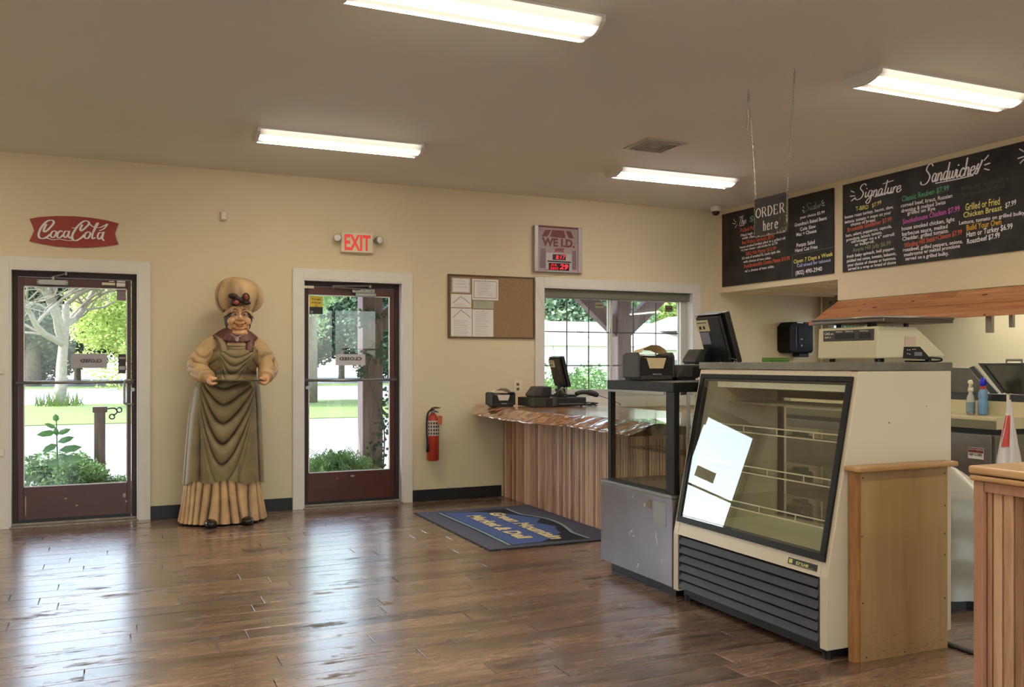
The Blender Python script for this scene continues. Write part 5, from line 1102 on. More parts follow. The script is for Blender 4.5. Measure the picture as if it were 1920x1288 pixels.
A_skin = antique('figure_skin', (214,164,116), (120,70,44), .35); A_hat = antique('figure_cap', (198,166,120), (66,42,28)); A_collar = antique('figure_collar', (104,60,52), (50,28,24)); A_dark = antique('figure_dark', (50,30,26), (24,16,14)); A_bow = antique('figure_bow', (146,66,52), (50,26,22)); A_shoe = antique('figure_shoe', (34,32,32), (16,14,14), .22)
def wash(o, f):
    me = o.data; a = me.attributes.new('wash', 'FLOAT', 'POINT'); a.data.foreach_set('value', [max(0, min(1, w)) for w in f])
cook = thing('cook_statue', 'carved statue of a smiling cook in puffy cap and draped olive dress, between doors', 'statue', (.83, 7.64, 0))
def lerp_t(tab, z):
    if z <= tab[0][0]: return tab[0][1]
    for (a, va), (b, vb) in zip(tab[:-1], tab[1:]):
        if z <= b:
            t = (z-a)/(b-a); t = t*t*(3-2*t) if False else t; return va+(vb-va)*t
    return tab[-1][1]
def surf(name, m, zs, cxf, cyf, af, bf, disp, nt=200, parent=cook, zf=None):
    P = []; wv = []
    for z in zs:
        row = []
        for k in range(nt):
            an = 2*PI*k/nt; c, s = math.cos(an), math.sin(an)
            a, b = af(z), bf(z); d, w = disp(an, c, s, z)
            zz = z+(zf(an, z) if zf else 0)
            row.append((cxf(z)+(a+d)*c, cyf(z)+(b+d)*s, zz)); wv.append(w)
        P.append(row)
    o = Mb().grid(P, closed=True).build(name, m, parent, smooth=True); wash(o, wv); return o
SX0 = -.83
# underskirt with flutes
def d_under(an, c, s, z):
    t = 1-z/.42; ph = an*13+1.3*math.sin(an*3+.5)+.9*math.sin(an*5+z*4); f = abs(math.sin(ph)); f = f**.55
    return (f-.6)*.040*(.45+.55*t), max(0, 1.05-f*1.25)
zs = [.02+i*.40/26 for i in range(27)]
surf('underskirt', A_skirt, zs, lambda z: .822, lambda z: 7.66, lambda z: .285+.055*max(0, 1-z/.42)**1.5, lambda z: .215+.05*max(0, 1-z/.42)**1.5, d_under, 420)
Mb().lathe((.822, 7.66, 0), [(.26,.002),(.29,.03)], 40, 1, .8).build('base', A_dark, cook)
# dress: skirt and bodice with hanging swag folds
cx_t = [(.33,.829),(.8,.838),(1.12,.853),(1.2,.87),(1.385,.908),(1.5,.908)]
a_t = [(.33,.315),(.6,.300),(.9,.282),(1.10,.258),(1.17,.226),(1.24,.200),(1.32,.205),(1.40,.205),(1.46,.165),(1.49,.15)]
b_t = [(.33,.235),(.9,.245),(1.10,.235),(1.2,.185),(1.32,.175),(1.40,.165),(1.48,.11)]
cy_t = [(.33,7.66),(1.1,7.65),(1.3,7.62),(1.5,7.63)]
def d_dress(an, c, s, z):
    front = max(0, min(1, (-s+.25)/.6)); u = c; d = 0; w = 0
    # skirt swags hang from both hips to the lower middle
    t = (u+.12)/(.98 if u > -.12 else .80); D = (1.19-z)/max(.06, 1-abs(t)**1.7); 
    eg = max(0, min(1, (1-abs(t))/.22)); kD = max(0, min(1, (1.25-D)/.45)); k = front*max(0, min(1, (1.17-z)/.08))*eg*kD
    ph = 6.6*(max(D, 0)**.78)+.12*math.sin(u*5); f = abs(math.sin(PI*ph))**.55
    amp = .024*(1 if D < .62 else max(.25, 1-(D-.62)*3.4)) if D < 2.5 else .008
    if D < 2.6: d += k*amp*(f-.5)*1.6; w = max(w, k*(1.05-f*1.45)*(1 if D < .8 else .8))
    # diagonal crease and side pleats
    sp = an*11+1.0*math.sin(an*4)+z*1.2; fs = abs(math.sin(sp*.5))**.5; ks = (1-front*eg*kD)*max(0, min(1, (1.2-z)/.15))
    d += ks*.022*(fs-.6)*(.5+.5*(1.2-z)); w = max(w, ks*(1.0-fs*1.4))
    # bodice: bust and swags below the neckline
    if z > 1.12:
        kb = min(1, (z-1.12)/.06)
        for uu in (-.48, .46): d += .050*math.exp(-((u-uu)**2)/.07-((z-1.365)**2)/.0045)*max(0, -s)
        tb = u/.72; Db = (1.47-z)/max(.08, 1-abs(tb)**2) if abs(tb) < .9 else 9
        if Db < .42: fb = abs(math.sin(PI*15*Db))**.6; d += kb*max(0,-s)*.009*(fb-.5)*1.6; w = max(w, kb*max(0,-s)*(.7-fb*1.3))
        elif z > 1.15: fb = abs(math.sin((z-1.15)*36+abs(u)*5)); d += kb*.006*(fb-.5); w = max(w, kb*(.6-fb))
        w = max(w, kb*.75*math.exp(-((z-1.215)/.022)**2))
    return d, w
zs = [.335+i*(1.442-.335)/230 for i in range(231)]
hem = lambda an, z: (-.03*math.sin(an*2+2.2)*.6+.014*math.sin(an*7))*max(0, 1-(z-.335)/.25)
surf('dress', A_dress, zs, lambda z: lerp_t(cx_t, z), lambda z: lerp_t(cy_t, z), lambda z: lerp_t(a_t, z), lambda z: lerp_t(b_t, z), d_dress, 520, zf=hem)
# remeshed soft shapes
def soft(mb, name, m, vox=.008, it=6, disp=None, washf=None, parent=cook):
    o = mb.build('tmp', m); 
    r = o.modifiers.new('r', 'REMESH'); r.mode = 'VOXEL'; r.voxel_size = vox; r.use_smooth_shade = True
    s = o.modifiers.new('s', 'SMOOTH'); s.iterations = it; s.factor = .5
    dg = bpy.context.evaluated_depsgraph_get(); me = bpy.data.meshes.new_from_object(o.evaluated_get(dg)); off = Vector(o.location)
    V = [v.co+off for v in me.vertices]; N = [v.normal.copy() for v in me.vertices]; Fs = [tuple(p.vertices) for p in me.polygons]
    bpy.data.objects.remove(o); q = Mb(); ws = []
    for v, n_ in zip(V, N):
        d, w = disp(v, n_) if disp else (0, 0)
        q.v.append(tuple(v+n_*d)); ws.append(w)
    q.f = Fs; o = q.build(name, m, parent, smooth=True); wash(o, ws); return o
def caps(m, pts, rs, n=14):
    P = spline(pts, 5); k = len(P); R = []
    for i in range(k):
        t = i/(k-1)*(len(rs)-1); j = min(int(t), len(rs)-2); R.append(rs[j]+(rs[j+1]-rs[j])*(t-j))
    m.tube(P, R, n); m.ell(P[0], R[0], R[0], R[0], n, 8); m.ell(P[-1], R[-1], R[-1], R[-1], n, 8)
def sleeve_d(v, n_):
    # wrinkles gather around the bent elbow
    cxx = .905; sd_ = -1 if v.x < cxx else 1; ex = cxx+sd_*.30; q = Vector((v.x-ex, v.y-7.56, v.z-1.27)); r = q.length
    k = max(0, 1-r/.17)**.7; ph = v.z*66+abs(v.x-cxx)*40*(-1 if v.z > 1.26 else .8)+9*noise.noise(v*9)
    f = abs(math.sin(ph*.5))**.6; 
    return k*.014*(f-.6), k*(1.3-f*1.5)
m = Mb()
m.ell((.908, 7.63, 1.36), .20, .145, .19, 24, 16); m.ell((.908, 7.64, 1.475), .115, .10, .07, 20, 12)
for s in (-1, 1):
    x = .908+s*.19; ax = (-1 if s < 0 else 1)
    el = (.615 if s < 0 else 1.168, 7.58, 1.27); wr = (.672 if s < 0 else 1.128, 7.415, 1.19)
    caps(m, [(.908+s*.12, 7.63, 1.445), (.908+s*.195, 7.62, 1.395), el, wr], [.085, .092, .088, .082, .078, .056])
soft(m, 'blouse', A_blouse, .009, 5, sleeve_d)
for s, wr in ((-1, (.674, 7.405, 1.185)), (1, (1.128, 7.405, 1.185))):
    cf = Mb().tube([(wr[0]-s*.0, wr[1]+.022, wr[2]+.016), (wr[0], wr[1]+.004, wr[2]+.004), (wr[0]-s*.004, wr[1]-.010, wr[2]-.006)], [.058, .063, .056], 20)
    o = cf.build('cuff', A_blouse, cook, smooth=True); wash(o, [0]*len(o.data.vertices))
# hands gripping the tray edge
def hand(s, name='hand'):
    cx_ = .690 if s < 0 else 1.118; y0 = 7.365; m = Mb(); inw = -s
    caps(m, [(cx_-inw*.012, y0+.045, 1.180), (cx_, y0+.01, 1.172), (cx_+inw*.012, y0-.02, 1.168)], [.030, .034, .030])
    for i, (dy, l) in enumerate(((-.052, .030), (-.030, .040), (-.006, .042), (.018, .034))):
        kx = cx_+inw*.010; caps(m, [(kx-inw*.012, y0+dy, 1.172), (kx-inw*.018, y0+dy-.006, 1.146), (kx+inw*.006, y0+dy-.008, 1.132-.15*(l-.03)), (kx+inw*l, y0+dy-.006, 1.140)], [.0125, .0125, .012, .010], 10)
    caps(m, [(cx_-inw*.006, y0+.02, 1.188), (cx_+inw*.014, y0-.012, 1.184), (cx_+inw*.046, y0-.03, 1.172)], [.014, .0135, .011], 10)
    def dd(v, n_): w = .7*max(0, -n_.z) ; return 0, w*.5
    return soft(m, name, A_skin, .0032, 2, dd)
hand(-1); hand(1)
o = Mb().prism([(.905+.225*math.cos(t)*(1), 7.37+.10*math.sin(t), 1.153) for t in [2*PI*k/40 for k in range(40)]], (0,0,.008)).build('tray', mat('tray_olive', (72,66,48), .35, metal=.3), cook, bevel=.002)
# neck, head with face
hx, hy, hz_ = .933, 7.585, 1.655
m = Mb(); caps(m, [(.918, 7.63, 1.49), (.926, 7.61, 1.58)], [.078, .074])
m.ell((hx, hy, hz_+.01), .094, .105, .125, 28, 20); m.ell((hx, hy-.02, hz_-.055), .088, .088, .072, 24, 14)
m.ell((hx-.052, hy-.062, hz_-.022), .042, .040, .040, 16, 10); m.ell((hx+.052, hy-.062, hz_-.022), .042, .040, .040, 16, 10)     # cheeks
m.ell((hx, hy-.088, hz_-.082), .034, .030, .028, 14, 10); m.ell((hx, hy-.05, hz_-.118), .072, .062, .034, 16, 10)     # chin and double chin
m.ell((hx, hy-.100, hz_+.078), .062, .020, .040, 16, 10)
m.tube([(hx, hy-.102, hz_+.045), (hx, hy-.124, hz_+.010), (hx, hy-.128, hz_-.004)], [.011, .017, .020], 12); m.ell((hx-.018, hy-.110, hz_-.006), .014, .013, .012, 10, 8); m.ell((hx+.018, hy-.110, hz_-.006), .014, .013, .012, 10, 8); m.ell((hx, hy-.124, hz_-.004), .020, .018, .017, 12, 8)
for s in (-1, 1):
    m.tube(spline([(hx+s*.016, hy-.108, hz_+.058), (hx+s*.038, hy-.103, hz_+.066), (hx+s*.062, hy-.080, hz_+.054)], 4), .010, 8)
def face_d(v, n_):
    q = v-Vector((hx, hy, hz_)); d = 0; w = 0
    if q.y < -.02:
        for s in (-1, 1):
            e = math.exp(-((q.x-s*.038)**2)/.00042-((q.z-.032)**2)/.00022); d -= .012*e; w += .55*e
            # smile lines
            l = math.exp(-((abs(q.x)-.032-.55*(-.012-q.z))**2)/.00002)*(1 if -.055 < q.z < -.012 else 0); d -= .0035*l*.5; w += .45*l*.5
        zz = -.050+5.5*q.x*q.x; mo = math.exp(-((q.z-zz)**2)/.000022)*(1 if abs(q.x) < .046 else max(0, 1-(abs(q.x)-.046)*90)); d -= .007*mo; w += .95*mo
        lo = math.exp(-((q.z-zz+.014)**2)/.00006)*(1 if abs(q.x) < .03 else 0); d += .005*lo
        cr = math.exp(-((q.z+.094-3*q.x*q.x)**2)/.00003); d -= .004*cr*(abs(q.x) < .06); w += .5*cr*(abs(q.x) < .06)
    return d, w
soft(m, 'head', A_skin, .0042, 3, face_d)
M_eyew = mat('eye_white', (196,178,150), .3); M_brow = mat('brow_brown', (84,48,30), .6); M_lip = mat('lip_red', (150,74,56), .4)
for s in (-1, 1):
    ey = Mb().ell((hx+s*.037, hy-.0935, hz_+.031), .0165, .010, .0100, 14, 10).build('eye', M_eyew, cook, smooth=True)
    Mb().ell((hx+s*.036, hy-.1020, hz_+.031), .0062, .003, .0068, 12, 8).build('iris', M_brow, ey, smooth=True)
    Mb().tube(spline([(hx+s*.020, hy-.106, hz_+.034), (hx+s*.037, hy-.1075, hz_+.045), (hx+s*.054, hy-.096, hz_+.035)], 4), .0028, 6).build('eyelid', A_skin, ey, smooth=True)
    Mb().tube(spline([(hx+s*.016, hy-.119, hz_+.062), (hx+s*.038, hy-.115, hz_+.075), (hx+s*.064, hy-.092, hz_+.062)], 4), [.002]+[.0042]*7+[.002], 6).build('eyebrow', M_brow, cook, smooth=True)
Mb().tube(spline([(hx-.040, hy-.104, hz_-.042), (hx-.02, hy-.116, hz_-.049), (hx, hy-.119, hz_-.051), (hx+.02, hy-.116, hz_-.049), (hx+.040, hy-.104, hz_-.042)], 4), [.0015]+[.0035]*15+[.0015], 6).build('lips', M_lip, cook, smooth=True)
Mb().tube(spline([(hx-.028, hy-.112, hz_-.058), (hx, hy-.120, hz_-.066), (hx+.028, hy-.112, hz_-.058)], 4), [.002]+[.005]*7+[.002], 6).build('lips', M_lip, cook, smooth=True)
m = Mb()
for s in (-1, 1): m.tube([(hx+s*.038+.025*math.cos(t), hy-.128+.012*abs(math.cos(t)-s*-.2)*.4, hz_+.026+.018*math.sin(t)) for t in [2*PI*k/20 for k in range(21)]], .0016, 5, cap=False)
for s in (-1, 1): m.tube([(hx+s*.064, hy-.122, hz_+.028), (hx+s*.094, hy-.04, hz_+.030)], .0015, 5)
m.tube(spline([(hx-.013, hy-.128, hz_+.028), (hx, hy-.133, hz_+.034), (hx+.013, hy-.128, hz_+.028)], 3), .0016, 5)
m.build('spectacles', M_sil, cook)
# dark hair band, ruffle, puffed cap, bow
m = Mb(); m.ell((hx, hy+.012, hz_+.01), .112, .122, .150, 26, 18)
def hair_d(v, n_): return (.003*math.sin(v.x*160+v.z*60), .4)
hm = soft(m, 'hair', A_dark, .008, 3, hair_d)
# open the hair around the face
bm = bmesh.new(); bm.from_mesh(hm.data); oo = origin(hm)+Vector(hm.location)*0
bmesh.ops.delete(bm, geom=[v for v in bm.verts if (lambda q: q.y < -.02 and (q.x/.074)**2+((q.z+.03)/.115)**2 < 1 or q.z < -.125)(v.co+origin(cook)-Vector((hx, hy, hz_)))], context='VERTS'); bm.to_mesh(hm.data); bm.free()
P = []; wv = []
for i in range(34):
    t = i/33; ph = PI*.52*0+t*PI*.97; row = []

    zz = .105+ .265*(1-math.cos(t*PI))/2; 
    rr = .108+(.188-.108)*math.sin(min(1, t/.45)*PI/2) if t < .45 else .188*max(0, math.cos((t-.45)/.55*PI/2))**.62
    for k in range(160):
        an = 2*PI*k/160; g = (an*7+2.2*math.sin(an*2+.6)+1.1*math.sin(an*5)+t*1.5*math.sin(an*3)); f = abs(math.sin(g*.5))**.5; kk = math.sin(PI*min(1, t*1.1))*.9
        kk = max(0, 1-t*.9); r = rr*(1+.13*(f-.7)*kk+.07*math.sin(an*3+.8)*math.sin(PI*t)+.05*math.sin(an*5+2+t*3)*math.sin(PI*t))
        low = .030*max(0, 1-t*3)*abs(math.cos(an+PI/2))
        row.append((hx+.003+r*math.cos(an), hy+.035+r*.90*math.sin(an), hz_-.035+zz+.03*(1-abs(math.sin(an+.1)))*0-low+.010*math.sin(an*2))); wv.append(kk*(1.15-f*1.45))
    P.append(row)
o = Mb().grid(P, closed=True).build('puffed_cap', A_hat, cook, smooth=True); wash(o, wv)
P = []; 
for i in range(5):
    row = []
    for k in range(121):
        t = k/120; an = PI*(1.0+t); w_ = .006*math.sin(t*60)*i/4
        up_ = .018*math.exp(-((t-.5)/.07)**2)
        row.append((hx+(.112+.008*i/4+w_)*math.cos(an), hy+.012+(.124+.012*i/4+w_)*math.sin(an), hz_+.092-(abs(math.cos(an))**2)*.062+up_*.6+.020*(2-i)*.6))
    P.append(row)
o = Mb().grid(P).build('cap_ruffle', A_hat, cook, smooth=True); wash(o, [.25 if (k % 120) % 12 < 2 else 0 for k in range(len(o.data.vertices))]); sm = o.modifiers.new('s', 'SOLIDIFY'); sm.thickness = .004
m = Mb(); bz = hz_+.135; by = hy-.125
for (dx, dz, rx, rz) in ((-.055,.042,.042,.024),(-.040,-.012,.040,.028),(.042,.034,.034,.038),(.048,-.010,.036,.018),(0,.008,.022,.024),(-.02,.02,.03,.02)): m.ell((hx+dx, by-.006, bz+dz), rx, .034, rz, 12, 8)
o = soft(m, 'bow', A_dark, .005, 3, lambda v, n_: (0, .2))
for (dx, dz, rx, rz) in ((-.034,-.012,.022,.019),(.042,.034,.017,.026)):
    o = Mb().ell((hx+dx, by-.036, bz+dz), rx, .012, rz, 14, 10).build('bow_loop', A_bow, cook, smooth=True); wash(o, [0]*len(o.data.vertices))
# pleated collar, straps, brooch
P = []; wv = []
for i in range(9):
    t = i/8; row = []
    for k in range(180):
        an = 2*PI*k/180; pl_k = ((an*26/(2*PI)) % 1); st_ = (pl_k-.5)*.010*t
        rx = .082+.093*t; ry = .078+.072*t; z = 1.562-.048*t**1.3-(.036*max(0, -math.sin(an))*t)+.018*(1-t)+st_
        if math.sin(an) < 0: z -= .012*t
        row.append((.912+(rx+st_)*math.cos(an), 7.605+(ry+st_)*math.sin(an)-.012*t, z)); wv.append(.7*(pl_k < .18))
    P.append(row)
o = Mb().grid(P, closed=True).build('pleated_collar', A_collar, cook, smooth=True); wash(o, wv); sm = o.modifiers.new('s', 'SOLIDIFY'); sm.thickness = .008
for s in (-1, 1):
    Pp = spline([(.905+s*.096, 7.442, 1.385), (.905+s*.104, 7.462, 1.44), (.905+s*.118, 7.505, 1.49), (.905+s*.13, 7.60, 1.525)], 5); m = Mb(); rows = []
    for p_ in Pp: rows.append([(p_.x+dx, p_.y-.012+abs(dx)*.2, p_.z) for dx in (-.030, -.015, 0, .015, .030)])
    o = Mb().grid(rows).build('apron_strap', A_collar if s > 0 else A_dress, cook, smooth=True); wash(o, [(.5 if i % 5 in (0, 4) else 0) for i in range(len(o.data.vertices))]); sm = o.modifiers.new('s', 'SOLIDIFY'); sm.thickness = .008
o = Mb().prism([(.905+.062*math.cos(t)*1.25, 7.478, 1.447+.030*math.sin(t)) for t in [0, .8, PI-.8, PI, PI+.5, 2*PI-.5]], (0,-.012,0)).build('chemisette', A_skirt, cook, bevel=.004); wash(o, [0]*len(o.data.vertices))
bro = Mb().ell((.904, 7.425, 1.485), .013, .007, .016, 14, 10).build('brooch', M_jamb, cook, smooth=True); Mb().ell((.904, 7.419, 1.487), .006, .004, .008, 10, 8).build('brooch_stone', M_grey, bro, smooth=True)
Mb().tube(spline([(.86, 7.455, 1.53), (.88, 7.43, 1.51), (.904, 7.42, 1.50), (.93, 7.43, 1.51), (.955, 7.455, 1.53)], 4), .003, 6).build('necklace', M_sil, cook, smooth=True)
m = Mb()
for (a_, b_, c_) in ((1.035,1.425,.011),(1.05,1.41,.009),(1.03,1.405,.010),(1.045,1.44,.006),(1.06,1.425,.007)): m.ell((a_-.03, 7.452, b_), c_, .006, c_, 10, 8)
m.build('corsage', mat('pale_paint', (156,140,118), .5), cook, smooth=True)
for (x, y, rz) in ((.70, 7.40, .25), (.985, 7.42, -.1)):
    o = Mb().ell((x, y, .034), .050, .085, .034, 20, 12).build('shoe', A_shoe, cook, smooth=True)
    o.data.transform(Matrix.Translation(Vector((x, y, 0))-origin(cook)) @ Matrix.Rotation(rz*0, 4, 'Z') @ Matrix.Translation(-(Vector((x, y, 0))-origin(cook))))
# ------------------------------------------------------------------ outside
M_conc = mat('concrete_walk', (152,150,150), .85, var=.12, scale=3); M_road = mat('road_grey', (132,130,134), .9, var=.12, scale=1.2); M_lawn = mat('lawn', (104,122,56), .95, var=.35, scale=2.5, col2=(90,108,50)); M_soil = mat('soil', (92,80,60), .95, var=.4, scale=10)
GZ = -.12
struct(B(-80, 90, -60, 100, GZ-.3, GZ-.02).build('ground', M_road))
struct(B(-6, 20, 8.17, 9.0, GZ-.02, GZ+.02).build('trim_6', M_conc))
struct(B(-60, 80, 23.0, 34.0, GZ-.02, GZ+.0).build('grass_verge', M_lawn)); struct(B(-70, 90, 55, 60, GZ-.02, GZ+.0).build('grass_bank', M_lawn))
struct(B(-4, 2.9, 9.25, 10.6, GZ-.02, GZ+.06).build('planting_bed', M_soil)); struct(B(3.4, 9, 9.3, 11.0, GZ-.02, GZ+.06).build('planting_bed', M_soil))
# porch: posts with braces under a roof
M_post = wood('porch_timber', [(84,70,68),(116,98,96),(144,126,124)], 'Z', rough=.8, grain=5, bump=.2, rnd=.3)
pr_ = struct(Mb().box(-5, 12, 8.17, 10.9, 2.78, 2.86).build('porch_roof', M_post)); B(-5, 12, 9.85, 10.05, 2.50, 2.78).build('beam', M_post, pr_)
for i in range(18): B(-4.8+i*.95, -4.7+i*.95, 8.2, 10.9, 2.64, 2.78).build('rafter', M_post, pr_)
def post(x, w, label, braces, g='porch posts'):
    t = thing('porch_post', label, 'post', (x, 9.95, GZ), g)
    B(x-w/2, x+w/2, 9.95-w/2, 9.95+w/2, GZ, 2.52).build('timber', M_post, t, bevel=.01)
    for s in braces: Mb().prism([(x+s*w*.45, 9.88, 1.62), (x+s*w*.45, 9.88, 1.86), (x+s*.95, 9.88, 2.62), (x+s*1.12, 9.88, 2.62), (x+s*1.12, 9.88, 2.50)], (0,.14,0)).build('brace', M_post, t, bevel=.006)
    return t
px_ = PY(694, 700, 9.95).x; P1 = post(px_, .235, 'thick dark porch post with vine behind the right door', (1,), None)
px2 = PY(1164, 700, 9.95).x; post(px2, .20, 'grey porch post with diagonal braces outside the window', (-1, 1), None)
# iron-hung short post
sp = PY(187, 760, 10.5); t = thing('garden_post', 'short dark post with round hooks outside the left door', 'post', (sp.x, 10.5, GZ))
B(sp.x-.055, sp.x+.055, 10.45, 10.56, GZ, .82).build('timber', M_post, t, bevel=.006); B(sp.x-.07, sp.x+.075, 10.44, 10.57, .77, .83).build('post_cap', M_post, t, bevel=.006)
m = Mb(); m.tube(spline([(sp.x+.05,10.5,.80),(sp.x+.14,10.5,.81),(sp.x+.17,10.5,.77),(sp.x+.13,10.5,.73)]), .008, 6)
for (a, b) in ((.12,.72),(.19,.79)): m.tube([(sp.x+a+.026*math.cos(q), 10.5, b+.026*math.sin(q)) for q in [2*PI*k/12 for k in range(13)]], .007, 6, cap=False)
m.build('hook', M_blackm, t)
# foliage: meshes of many small leaves
def leafmat(name, c1, c2, trans=.25):
    m, n, p, o = newmat(name); L = n.links; oi = n.nodes.new('ShaderNodeTexCoord'); ns = n.nodes.new('ShaderNodeTexNoise'); ns.inputs['Scale'].default_value = 3; ns.inputs['Detail'].default_value = 6; L.new(oi.outputs['Object'], ns.inputs[0])
    rp = n.nodes.new('ShaderNodeValToRGB'); rp.color_ramp.elements[0].position = .35; rp.color_ramp.elements[1].position = .65; rp.color_ramp.elements[0].color = rgb(*c1); rp.color_ramp.elements[1].color = rgb(*c2); L.new(ns.outputs['Fac'], rp.inputs[0]); L.new(rp.outputs[0], p.inputs['Base Color'])
    p.inputs['Roughness'].default_value = .6; tr = n.nodes.new('ShaderNodeBsdfTranslucent'); L.new(rp.outputs[0], tr.inputs[0]); mx = n.nodes.new('ShaderNodeMixShader'); mx.inputs[0].default_value = trans
    L.new(p.outputs[0], mx.inputs[1]); L.new(tr.outputs[0], mx.inputs[2]); L.new(mx.outputs[0], o.inputs[0]); return m
M_leaf = leafmat('leaf_green', (66,96,48), (128,158,86)); M_leafb = leafmat('leaf_bright', (130,156,70), (206,216,130), .4); M_leafd = leafmat('leaf_dark', (38,62,48), (84,112,80)); M_leafs = leafmat('leaf_shrub', (70,104,56), (140,170,104))
M_trunk = mat('bark', (120,108,92), .9, var=.4, scale=6, bump=.4, bscale=12); M_bare = mat('pale_bark', (150,138,122), .85, var=.35, scale=9, bump=.3, bscale=15)
def crown(n, R, seed, leaf, blobs=14, flat_=1.0):
    random.seed(seed); m = Mb(); C_ = []
    for i in range(blobs):
        d = Vector((random.gauss(0,1), random.gauss(0,1), random.gauss(0,.8))).normalized()*random.uniform(.25,.75); C_.append((Vector((d.x*R[0], d.y*R[1], d.z*R[2])), random.uniform(.28,.5)))
    for i in range(n):
        c, r = random.choice(C_); d = Vector((random.gauss(0,1), random.gauss(0,1), random.gauss(0,1))).normalized()*(r*random.uniform(.7,1.05))
        p = c+Vector((d.x*R[0], d.y*R[1], d.z*R[2])); a = Vector((random.gauss(0,1), random.gauss(0,1), random.gauss(0,.6))).normalized(); b = a.orthogonal().normalized(); b = (b+a.cross(b)*random.uniform(-1,1)).normalized(); s = leaf*random.uniform(.6,1.3)
        m.add([p-a*s, p+b*s*.5, p+a*s, p-b*s*.5], [(0,1,2,3)])
    return m
protos = {}
def tree(key, loc, label, R, zc, n, leaf, m, trunk_r, scale=1, seed=1, grp=None):
    t = thing('leafy_tree' if trunk_r else 'shrub', label, 'tree' if trunk_r else 'shrub', loc, grp)
    if key in protos: f = bpy.data.objects.new('foliage', protos[key]); COL.objects.link(f); f.parent = t
    else:
        f = crown(n, R, seed, leaf).build('foliage', m, t, world=False); protos[key] = f.data
    f.location.z = zc; f['kind'] = 'stuff'; f.rotation_euler.z = random.random()*6; t.scale = (scale,)*3
    if trunk_r: Mb().tube([(0,0,0),(.05,0,zc*.5),(0,.05,zc)], [trunk_r*1.3, trunk_r, trunk_r*.5], 10).build('trunk', M_trunk, t, world=False, smooth=True)
    return t
def at(u, Y): r = ray(u, 700); k = Y/r.y; return r.x*k
tree('maple', (at(582, 32), 32, GZ), 'spreading green maple seen through the right door', (5.2,4.2,3.4), 4.7, 17000, .11, leafmat('leaf_maple', (92,124,74), (180,200,142), .35), .20, seed=4)
tree('round', (at(60, 62), 62, GZ), 'dark green tree across the road, behind the bare tree to its left', (6.5,5,6.5), 5.0, 22000, .16, M_leafd, .4, 1.0, 6)
for i, (u, Y, k, s, l) in enumerate(((145, 66, 'round', 1.1, 'dark green tree across the road, directly behind the bare tree'), (10, 68, 'round', 1.15, 'dark green tree across the road at the far left of the left door glass'), (250, 64, 'round', 1.05, 'dark tree across the road hidden by the right frame of the left door'), (640, 66, 'round', 1.2, 'dark tree across the road behind the maple'), (760, 60, 'round', 1.1, 'dark tree across the road behind the thick porch post'))):
    tree(k, (at(u, Y), Y, GZ), l, None, 5.0, 0, 0, None, .16, s)
tree('bright', (at(268, 50), 50, GZ), 'bright yellow-green tree at the right side of the left door glass', (4.2,3.6,4.0), 3.9, 14000, .11, M_leafb, .2, seed=11)
for (u, Y, k, s, l) in ((1040, 44, 'w1', 1.15, 'dark wooded tree in the left sash of the window'), (985, 42, 'w1', 1.15, 'dark wooded tree at the left edge of the window'), (1085, 40, 'w1', 1.0, 'dark wooded tree behind the window mullion'), (1215, 58, 'w2', 1.25, 'sunlit yellow-green tree above the white roof in the right sash'), (1285, 60, 'w2', 1.25, 'sunlit yellow-green tree at the right end of the window'), (1150, 56, 'w2', 1.1, 'small sunlit tree left of the white roof'), (1360, 60, 'w2', 1.25, 'sunlit tree beyond the right end of the window')):
    tree(k, (at(u, Y), Y, GZ), l, (4.6,4,5), 4.6, 20000, .11, leafmat('leaf_wood', (70,98,74), (140,168,128)) if k == 'w1' else M_leafb, .25, s, 21 if k == 'w1' else 33)
for (u, Y, s, l) in ((1075, 12.5, 1.0, 'leafy shrub outside the window, behind the smaller register screen'), (1010, 12.2, .9, 'leafy shrub outside at the left end of the window'), (1135, 12.6, .95, 'leafy shrub outside the middle of the window'), (1215, 13.0, .72, 'lower bluish shrub outside the right sash of the window'), (1265, 13.2, .72, 'lower shrub outside at the right end of the window')):
    tree('shrub', (at(u, Y), Y, GZ), l, (.95,.8,.95), .66, 8000, .034, M_leafs, 0, s, 44)
# wooded edge far behind, one row of low dense trees
for k in range(14):
    x_ = -34+k*9.5; tree('round', (x_, 78+(k%2)*4, GZ), 'dense dark green tree in the far row behind the road, number %s from the left' % ('one','two','three','four','five','six','seven','eight','nine','ten','eleven','twelve','thirteen','fourteen')[k], None, 3.6, 0, 0, None, .4, 1.0+.1*(k%3), None, 'far row of trees')
# plants in the bed by the doors
tree('bed', (at(95, 10.2), 10.2, GZ+.05), 'low green bush outside the left door, left of the short post', (.55,.35,.30), .28, 5200, .022, M_leafs, 0, 1.0, 51)
tree('bed', (at(140, 10.1), 10.1, GZ+.05), 'low green bush beside the short post, outside the left door', None, .27, 0, 0, None, 0, .85)
tree('bed', (at(215, 10.3), 10.3, GZ+.05), 'small plant right of the short post, outside the left door', None, .20, 0, 0, None, 0, .5)
tree('bed', (at(600, 9.8), 9.8, GZ+.05), 'low bush at the lower left of the right door glass', None, .25, 0, 0, None, 0, .8)
tree('bed', (at(655, 9.6), 9.6, GZ+.05), 'low bush at the foot of the thick porch post', None, .25, 0, 0, None, 0, .8)
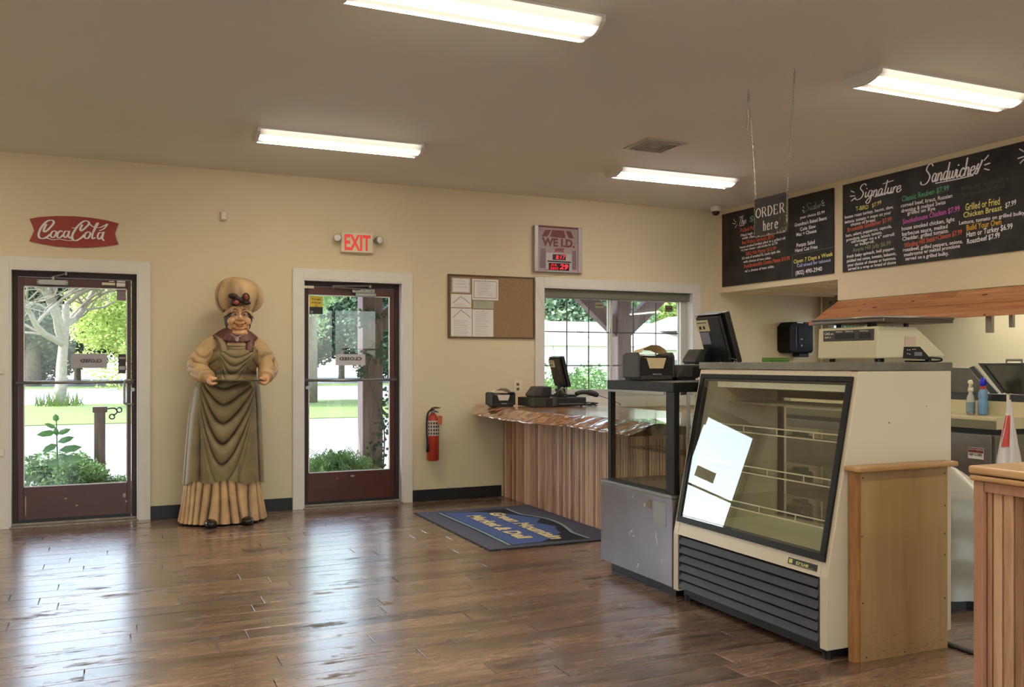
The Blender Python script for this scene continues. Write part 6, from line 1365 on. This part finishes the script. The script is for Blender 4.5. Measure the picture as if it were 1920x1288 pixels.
# tall-leaved plant
M_bl = leafmat('leaf_broad', (64,104,58), (104,144,84))
lp = thing('milkweed_plant', 'tall plant with large oval leaves outside the left door', 'plant', (at(112, 9.8), 9.8, GZ+.06)); ox = at(112, 9.8)
Mb().tube([(ox,9.8,GZ+.06),(ox-.02,9.8,.35),(ox-.03,9.8,.74)], [.010,.008,.005], 6).build('stem', M_bl, lp)
def leaf(base, tip, w, parent, m_=M_bl):
    b, t_ = Vector(base), Vector(tip); d = t_-b; s = Vector((-d.z, .3*d.length, d.x)).normalized()*w; up_ = Vector((0,-.02,0))
    Mb().add([b, b+d*.3+s, b+d*.7+s*.9, t_, b+d*.7-s*.9, b+d*.3-s, b+d*.5+up_], [(0,1,6),(1,2,6),(2,3,6),(3,4,6),(4,5,6),(5,0,6)]).build('leaf', m_, parent)
for (bx_, bz, tx, tz, w) in ((-.03,.72,-.035,.80,.03),(-.03,.66,-.13,.71,.022),(-.03,.62,-.20,.60,.032),(-.02,.60,.10,.65,.026),(-.02,.52,.13,.57,.030),(-.02,.50,-.15,.44,.034),(-.01,.44,.20,.47,.036),(-.01,.40,.07,.36,.03),(-.01,.36,-.10,.27,.034),(0,.36,.22,.36,.034),(-.02,.58,-.04,.67,.024)): leaf((ox+bx_,9.8,bz), (ox+tx,9.76,tz), w, lp)
gp = thing('ornamental_grass', 'arching clump of long grass at the foot of the thick porch post', 'grass', (at(630, 9.7), 9.7, GZ+.06)); m = Mb(); random.seed(77); gx_ = at(630, 9.7)
for i in range(240):
    a = random.uniform(0, 2*PI); l = random.uniform(.25,.5); r = random.uniform(.05,.35); b = Vector((gx_+random.gauss(0,.12), 9.7+random.gauss(0,.06), GZ+.06)); P_ = [b, b+Vector((r*.3*math.cos(a), r*.3*math.sin(a), l*.7)), b+Vector((r*.8*math.cos(a), r*.8*math.sin(a), l*.85)), b+Vector((r*1.3*math.cos(a), r*1.3*math.sin(a), l*.55))]
    m.add([P_[0]-Vector((.005,0,0)), P_[0]+Vector((.005,0,0)), P_[1]+Vector((.006,0,0)), P_[1]-Vector((.006,0,0)), P_[2]+Vector((.004,0,0)), P_[2]-Vector((.004,0,0)), P_[3]], [(0,1,2,3),(3,2,4,5),(5,4,6)])
m.build('blade', M_leafs, gp)['kind'] = 'stuff'
vn = thing('climbing_vine', 'leafy vine climbing the thick porch post behind the right door', 'vine', (px_, 9.83, GZ)); m = Mb(); random.seed(5)
for (zc, sx_, sz, n, ox_) in ((1.82,.07,.03,50,-.05),(1.78,.04,.05,30,-.12),(1.42,.08,.05,50,.02),(1.36,.05,.05,30,.1),(1.2,.03,.05,30,-.13),(.70,.04,.15,80,.13),(.3,.08,.1,50,.05)):
    for i in range(n):
        p = Vector((px_+ox_+random.gauss(0, sx_), 9.82+random.uniform(-.03,.02), zc+random.gauss(0, sz))); s = random.uniform(.012,.026); a = random.uniform(0, PI)
        m.add([p+Vector((s*math.cos(a+q), random.uniform(-.006,.006), s*math.sin(a+q)*.9)) for q in (0, 1.6, 3.1, 4.7)], [(0,1,2,3)])
m.build('foliage', M_leafd, vn)['kind'] = 'stuff'
Mb().tube(spline([(px_+.1,9.82,GZ),(px_+.12,9.81,.6),(px_-.05,9.81,1.2),(px_+.08,9.81,1.6),(px_-.08,9.81,2.0)]), .008, 6).build('stem', M_trunk, vn)
# bare tree
bt = thing('bare_tree', 'pale leafless tree on the grass verge seen through the left door', 'tree', (at(108, 33), 33, GZ)); random.seed(21)
br = Mb(); tx = at(108, 33)
def grow(p, d, r, depth):
    n = 5; pts = [p]; q = Vector(p); dd = Vector(d); L_ = {0:3.4,1:2.6,2:1.9,3:1.3,4:.9,5:.6}[depth]
    for i in range(n):
        dd = (dd+Vector((random.gauss(0,.16), random.gauss(0,.12), random.gauss(0,.10)+.03))).normalized(); q = q+dd*L_/n; pts.append(q.copy())
    br.tube(pts, [r*(1-.45*i/n) for i in range(n+1)], 8 if depth < 2 else 4, cap=False)
    if depth < 5:
        for k in range({0:7,1:5,2:4,3:4,4:3}[depth]):
            i = random.randint(2, n) if depth else random.randint(3, n); a = random.uniform(0, 2*PI); nd = (dd*random.uniform(.3,1)+Vector((math.cos(a)*1.0, math.sin(a)*.8, random.uniform(-.15,.7)))).normalized()
            grow(pts[i], nd, max(.012, r*random.uniform(.40,.60)), depth+1)
grow(Vector((tx, 33, GZ)), Vector((.02,0,1)), .20, 0)
br.build('branches', M_bare, bt, smooth=True)
m = Mb(); 
for i in range(120):
    a = random.uniform(0, 2*PI); r = random.uniform(.2,.8); b = Vector((tx+r*math.cos(a), 33+r*math.sin(a), GZ)); m.add([b-Vector((.02,0,0)), b+Vector((.02,0,0)), b+Vector((random.gauss(0,.12), 0, random.uniform(.2,.6)))], [(0,1,2)])
m.build('tufts', M_lawn, bt)['kind'] = 'stuff'
# pale house beyond the window
M_hw = mat('house_white', (226,222,214), .7); M_hr = mat('house_roof', (206,200,196), .7, var=.1, scale=8)
hxx = at(1230, 30); ho = thing('white_house', 'low white house with pale roof beyond the right sash of the window', 'house', (hxx, 30, GZ))
B(hxx-3.5, hxx+5, 30, 36, GZ, 1.95).build('walls', M_hw, ho); Mb().prism([(hxx-4.2,29.4,1.9),(hxx-4.2,33,3.0),(hxx-4.2,36.6,1.9),(hxx-4.2,36.6,1.8),(hxx-4.2,29.4,1.8)], (10,0,0)).build('roof', M_hr, ho)
for i in range(6): B(hxx-3+i*1.25, hxx-2.5+i*1.25, 29.97, 30.02, .5, 1.4).build('window', M_grey, ho)
Mb().prism([(hxx+1.2,29.2,2.6),(hxx+3.4,29.2,3.35),(hxx+6,29.2,2.6)], (0,5,0)).build('gable', M_hr, ho)
hx2 = at(1095, 26); h2 = thing('pale_outbuilding', 'pale low building with a square chimney beyond the left sash of the window', 'building', (hx2, 27, GZ))
B(hx2-1.6, hx2+2.0, 26, 29, GZ, 1.9).build('walls', M_hw, h2); Mb().prism([(hx2-1.8,25.7,1.85),(hx2-1.8,27.5,2.3),(hx2-1.8,29.3,1.85)], (4,0,0)).build('roof', M_hr, h2); B(hx2+.2, hx2+.48, 26.9, 27.2, 2.0, 2.42).build('chimney', mat('chimney', (196,170,150), .8), h2)
